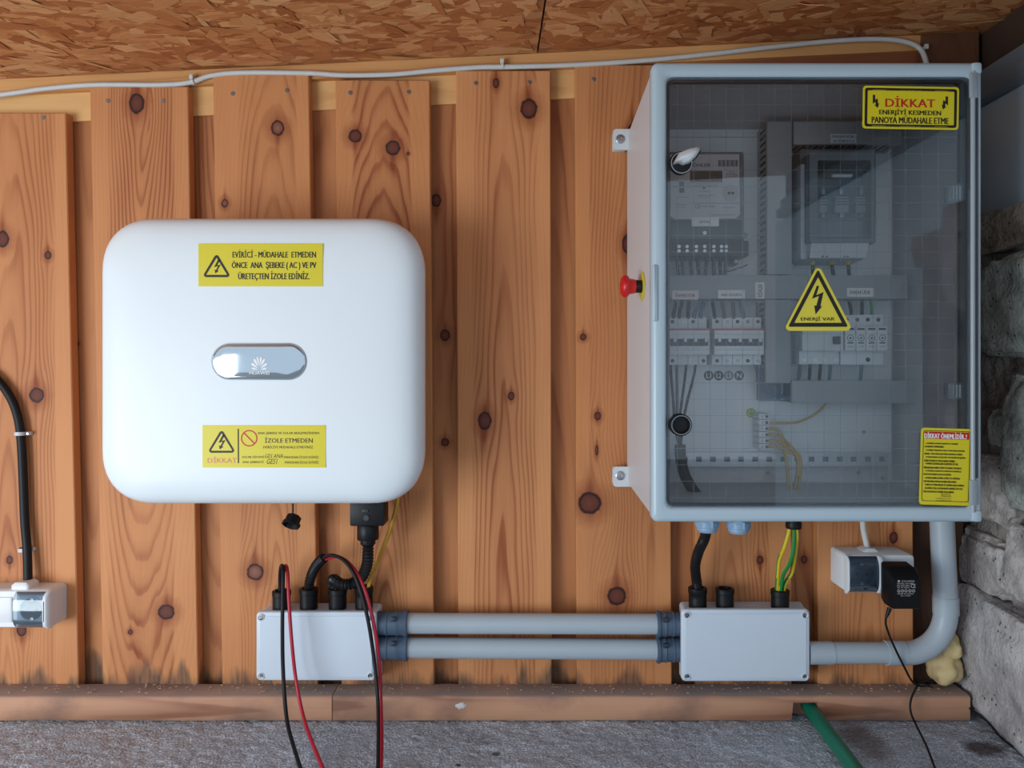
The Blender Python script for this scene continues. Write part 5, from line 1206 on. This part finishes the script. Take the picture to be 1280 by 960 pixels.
# ---- phase markers on the plate
for px, s, m in ((886, 'L1', mat('phase_black', (34, 36, 38), .5)), (898.5, 'L2', mat('phase_black', (34, 36, 38), .5)), (911, 'L3', mat('phase_grey', (128, 130, 132), .5)), (924, 'N', mat('phase_blue', (66, 84, 112), .5))):
    d = fin('phase_marker', pdisc(px, 469.5, 6.1, YPL-.0008, YPL, 24), m, cab, label='round phase sticker marked ' + s)
    fin('lettering', ptext(s, px-3, px+3, 466.3, 472.6, YPL-.0012, .01), WINK, d, smooth=0)
d = fin('earth_marker', pdisc(938.8, 516, 6, YPL-.0008, YPL, 24), mat('earth_yellow_green', (196, 204, 90), .5), cab, label='round yellow-green earth sticker')
bm = pring(circ(938.8, 516, 5.2, 24), circ(938.8, 516, 4.6, 24), YPL-.0011); pflat([(938.5, 512), (939.1, 512), (939.1, 516), (938.5, 516)], YPL-.0011, bm)
for q, w_ in ((516, 3), (517.6, 2), (519.2, 1)): pflat([(938.8-w_, q), (938.8+w_, q), (938.8+w_, q+.6), (938.8-w_, q+.6)], YPL-.0011, bm)
fin('earth_symbol', bm, mat('dark_green_ink', (50, 80, 40), .5), d, smooth=0)
# ---- terminal strip with earth wires
YT = -.085
t = thing('terminal_strip', 'small white terminal strip with yellow-green wires', 'terminal', P(956, 563, YPL))
for k in range(6):
    y0 = 517+k*7.6
    tb = fin('terminal', pbox(949, 962.5, y0, y0+7.0, YT, YPL, .0008), mat('terminal_white', (212, 216, 218), .45), t)
    fin('terminal_screw', pdisc(953, y0+3.6, 1.8, YT-.0006, YT, 12), SCREW, tb); fin('wire_entry', pdisc(958.5, y0+3.6, 2.1, YT-.0006, YT+.001, 12), GINK, tb)
IG = 'yellow-green earth wires inside the cabinet'
OLV = mat('olive_yellow_wire', (190, 152, 72), .5); OLG = mat('olive_green_wire', (86, 116, 70), .5)
fin('earth_wire', tube([P(962, 529, YT), P(975, 529, -.09), P(995, 528, -.09), (P(1015, 520, -.088)), P(1028, 510, -.085), P(1034, 500, -.08)], .0022, 10, stripe=.1), [OLV, OLG], None, label='single earth wire rising from the terminal strip to the bottom duct', cat='wire', group=IG, smooth=60)
for k, (ya, xa_, xb_) in enumerate(((536, 984, 987), (543, 997, 991), (551, 1001, 994), (558, 999, 996))):
    fin('earth_wire', tube([P(961, ya, YT), P(970, ya+.5, -.092), P(980 if k else 977, ya+8-k*1.2, -.096), P(xa_-3, 564+k*2, -.098), P(xa_, 585, -.098), P((xa_+xb_)/2, 610, -.095), P(xb_, 632, -.09), P(xb_, 657, -.09)], .0028, 10, stripe=.08+.03*k), [OLV, OLG], None, label=['topmost', 'second', 'third', 'lowest'][k] + ' earth wire looping from terminal strip down to black gland', cat='wire', group=IG, smooth=60)
# ---- fuse switch
YFU = -.150
t = thing('fuse_switch', 'grey fuse switch disconnector with smoked window and three fuses', 'fuse switch', P(1050, 325, YPL))
FSG = mat('fuse_switch_grey', (120, 128, 134), .45); FSL = mat('fuse_switch_light', (198, 205, 210), .45)
fin('back_body', pbox(1000, 1095, 186, 304, YPL-.045, YPL-.001, .002), FSG, t)
fin('side_rail', pbox(1001, 1009, 205, 324, YPL-.06, YPL-.002, .001), FSL, t)
o_ = prr(1012, 1093, 189, 303, 3, YFU+.02, 4); i_ = prr(1022, 1089, 200, 298, 3, YFU+.02, 4)
fin('cover_frame', ring(o_, i_, YFU+.02, YPL-.045), FSG, t, smooth=30)
fin('window', prism(prr(1021.5, 1089.5, 199.5, 298.5, 3, YFU+.02, 4), YFU+.022, YFU+.025), clear('smoked_window', (232, 236, 240), .05, haze=.04), t, smooth=0)
fin('recess', pbox(1022, 1090, 200, 222, YPL-.052, YPL-.046), INK, t, smooth=0)
fin('grip', pbox(1041, 1066, 217.5, 221, YFU+.012, YFU+.020, .001), FSL, t)
for px, w_ in ((1030, 10), (1053, 17), (1078, 15)):
    f_ = fin('fuse_link', pbox(px-w_/2, px+w_/2, 245, 266, YPL-.062, YPL-.046, .003), mat('fuse_ceramic', (206, 204, 200), .5), t)
    fin('fuse_blade', pbox(px-2.5, px+2.5, 232, 243, YPL-.060, YPL-.046, .001), STEEL, f_); fin('fuse_blade', pbox(px-2.5, px+2.5, 266, 272, YPL-.060, YPL-.046, .001), STEEL, f_)
    bm = NB()
    for q in (248, 251.5, 255): pflat([(px-w_/2+1.5, q), (px+w_/2-1.5, q), (px+w_/2-1.5, q+1.2), (px-w_/2+1.5, q+1.2)], YPL-.0624, bm)
    fin('print', bm, GINK, f_, smooth=0)
fin('lower_tray', pbox(1020, 1090, 275, 297, YPL-.056, YPL-.046, .003), mat('tray_grey', (150, 156, 160), .45), t)
fin('terminal_cover', frustum([(p.x, p.z) for p in (P(1008, 324, -.11), P(1077, 324, -.11), P(1082, 305, -.11), P(1010, 305, -.11))], [(p.x, p.z) for p in (P(1008, 326, -.11), P(1080, 326, -.11), P(1083, 303, -.11), P(1008, 303, -.11))], -.125, YPL-.002), FSL, t, smooth=30)
for px in (1028.5, 1034, 1056, 1060): fin('vent_hole', pdisc(px, 320.5, 1.0, -.1262, -.124, 10), INK, t)
FG = 'wires below the fuse switch'
FW = mat('ferrule_yellow', (206, 178, 70), .5)
for kk, (px, dx) in enumerate(((1015.5, 1), (1039.5, 3), (1060.5, 1))):
    w_ = thing('fuse_wire', ['left', 'middle', 'right'][kk] + ' black wire with yellow ferrule below the fuse switch', 'wire', P(px, 345, -.09), FG)
    fin('ferrule', tube([P(px, 323, -.09), P(px, 331, -.09)], .0042, 10, smooth_path=False), FW, w_)
    fin('lead', tube([P(px, 330, -.09), P(px+dx*.5, 338, -.09), P(px+dx, 347, -.088)], .0032, 8), RUBBER, w_)
# ---- residual-current breaker and surge arrester
t = thing('residual_current_breaker', 'white residual-current breaker with dark toggle beside surge arrester', 'circuit breaker', P(1025, 456, YPL))
fin('body', pbox(999, 1049, 393, 455.5, YBK+.018, YPL, .001), BREAK, t)
fin('front', pbox(1003, 1054.5, 411, 439, YBK, YBK+.018, .0012), BREAK, t)
fin('toggle', pbox(1043, 1051.5, 420.5, 430, YBK-.007, YBK, .001), DARKT, t)
for k in range(4): fin('terminal_screw', pdisc(1005.3+k*12.9, 450, 2.5, YBK+.0172, YBK+.019, 14), STEEL, t)
t = thing('surge_arrester', 'white four-module surge arrester with round indicators', 'surge arrester', P(1083, 456, YPL))
fin('base', pbox(1050.5, 1104, 393.5, 456, YBK+.018, YPL, .001), BREAK, t)
for k in range(4): fin('terminal_screw', pdisc(1058.5+k*13.2, 399.5, 2.4, YBK+.0172, YBK+.019, 14), INK, t)
fin('terminal_screw', pdisc(1085, 449.5, 2.8, YBK+.0172, YBK+.019, 14), INK, t)
for k in range(4):
    x0 = 1056.5+k*13.3
    m_ = fin('module', pbox(x0, x0+12.9, 408, 439, YBK, YBK+.018, .001), BREAK, t)
    fin('label_bar', pbox(x0+2, x0+11, 409.8, 412.6, YBK-.0005, YBK+.0002), DARKT if k == 3 else GINK, m_, smooth=0)
    fin('indicator_ring', pring(circ(x0+6.6, 422.5, 4.2, 20), circ(x0+6.6, 422.5, 3.4, 20), YBK-.0004), GINK, m_, smooth=0)
    fin('indicator_dot', pdisc(x0+6.6, 422.5, 1.3, YBK-.0006, YBK, 10), INK, m_)
    fin('indicator_slot', pbox(x0+2.7, x0+10.3, 427.8, 429.4, YBK-.0005, YBK+.0002), DARKT, m_, smooth=0)
    fin('lettering', ptext('275V', x0+2.7, x0+10.3, 432.4, 434.2, YBK-.0004, .01), GINK, m_, smooth=0)
SGp = 'wires entering the surge arrester'
for kk, (px, x0, m) in enumerate(((1064, 1059, RUBBER), (1077.5, 1077.5, RUBBER), (1090, 1088, GRNW))):
    wire('wire', [(x0, 369, -.09), (x0*.4+px*.6, 380, -.098), (px, 390, -.098), (px, 396, -.09)], .003, m, ['left black', 'middle black', 'green'][kk] + ' wire from the middle duct into the surge arrester', 'wire', SGp)
BG = 'wires below the residual-current breaker'
for kk, (px, m) in enumerate(((1000, mat('grey_wire', (90, 92, 94), .45)), (1012.5, RUBBER), (1025.5, RUBBER), (1038, BT), (1077, BT))):
    wire('wire', [(px, 453, -.09), (px-.5, 464, -.096), (px-2, 478, -.09)], .003, m, ['grey wire, leftmost of five', 'left black wire', 'right black wire', 'left blue wire', 'blue wire, rightmost of five'][kk] + ' dropping into the bottom duct', 'wire', BG)
# blue wires where the lower ducts meet
for k in range(3):
    wire('wire', [(944+k*4, 455, -.085), (948+k*4, 470, -.095), (956+k*3, 487, -.1), (974+k*3, 496, -.095), (995, 494-k*3, -.08)], .0032, mat('deep_blue_wire', (50, 78, 112), .45), ['left', 'middle', 'right'][k] + ' blue wire sweeping from the breaker into the bottom duct', 'wire', 'blue wires at the bottom duct')
fin('duct_end', pbox(950, 976, 480, 501, YPL-.02, YPL, .001), mat('blue_grey_plastic', (96, 112, 128), .5), None, label='blue-grey duct stub at the left end of the bottom duct', cat='duct')
for o in list(bpy.data.objects):
    if o.get('label') is None and 'label' in o.keys(): del o['label']
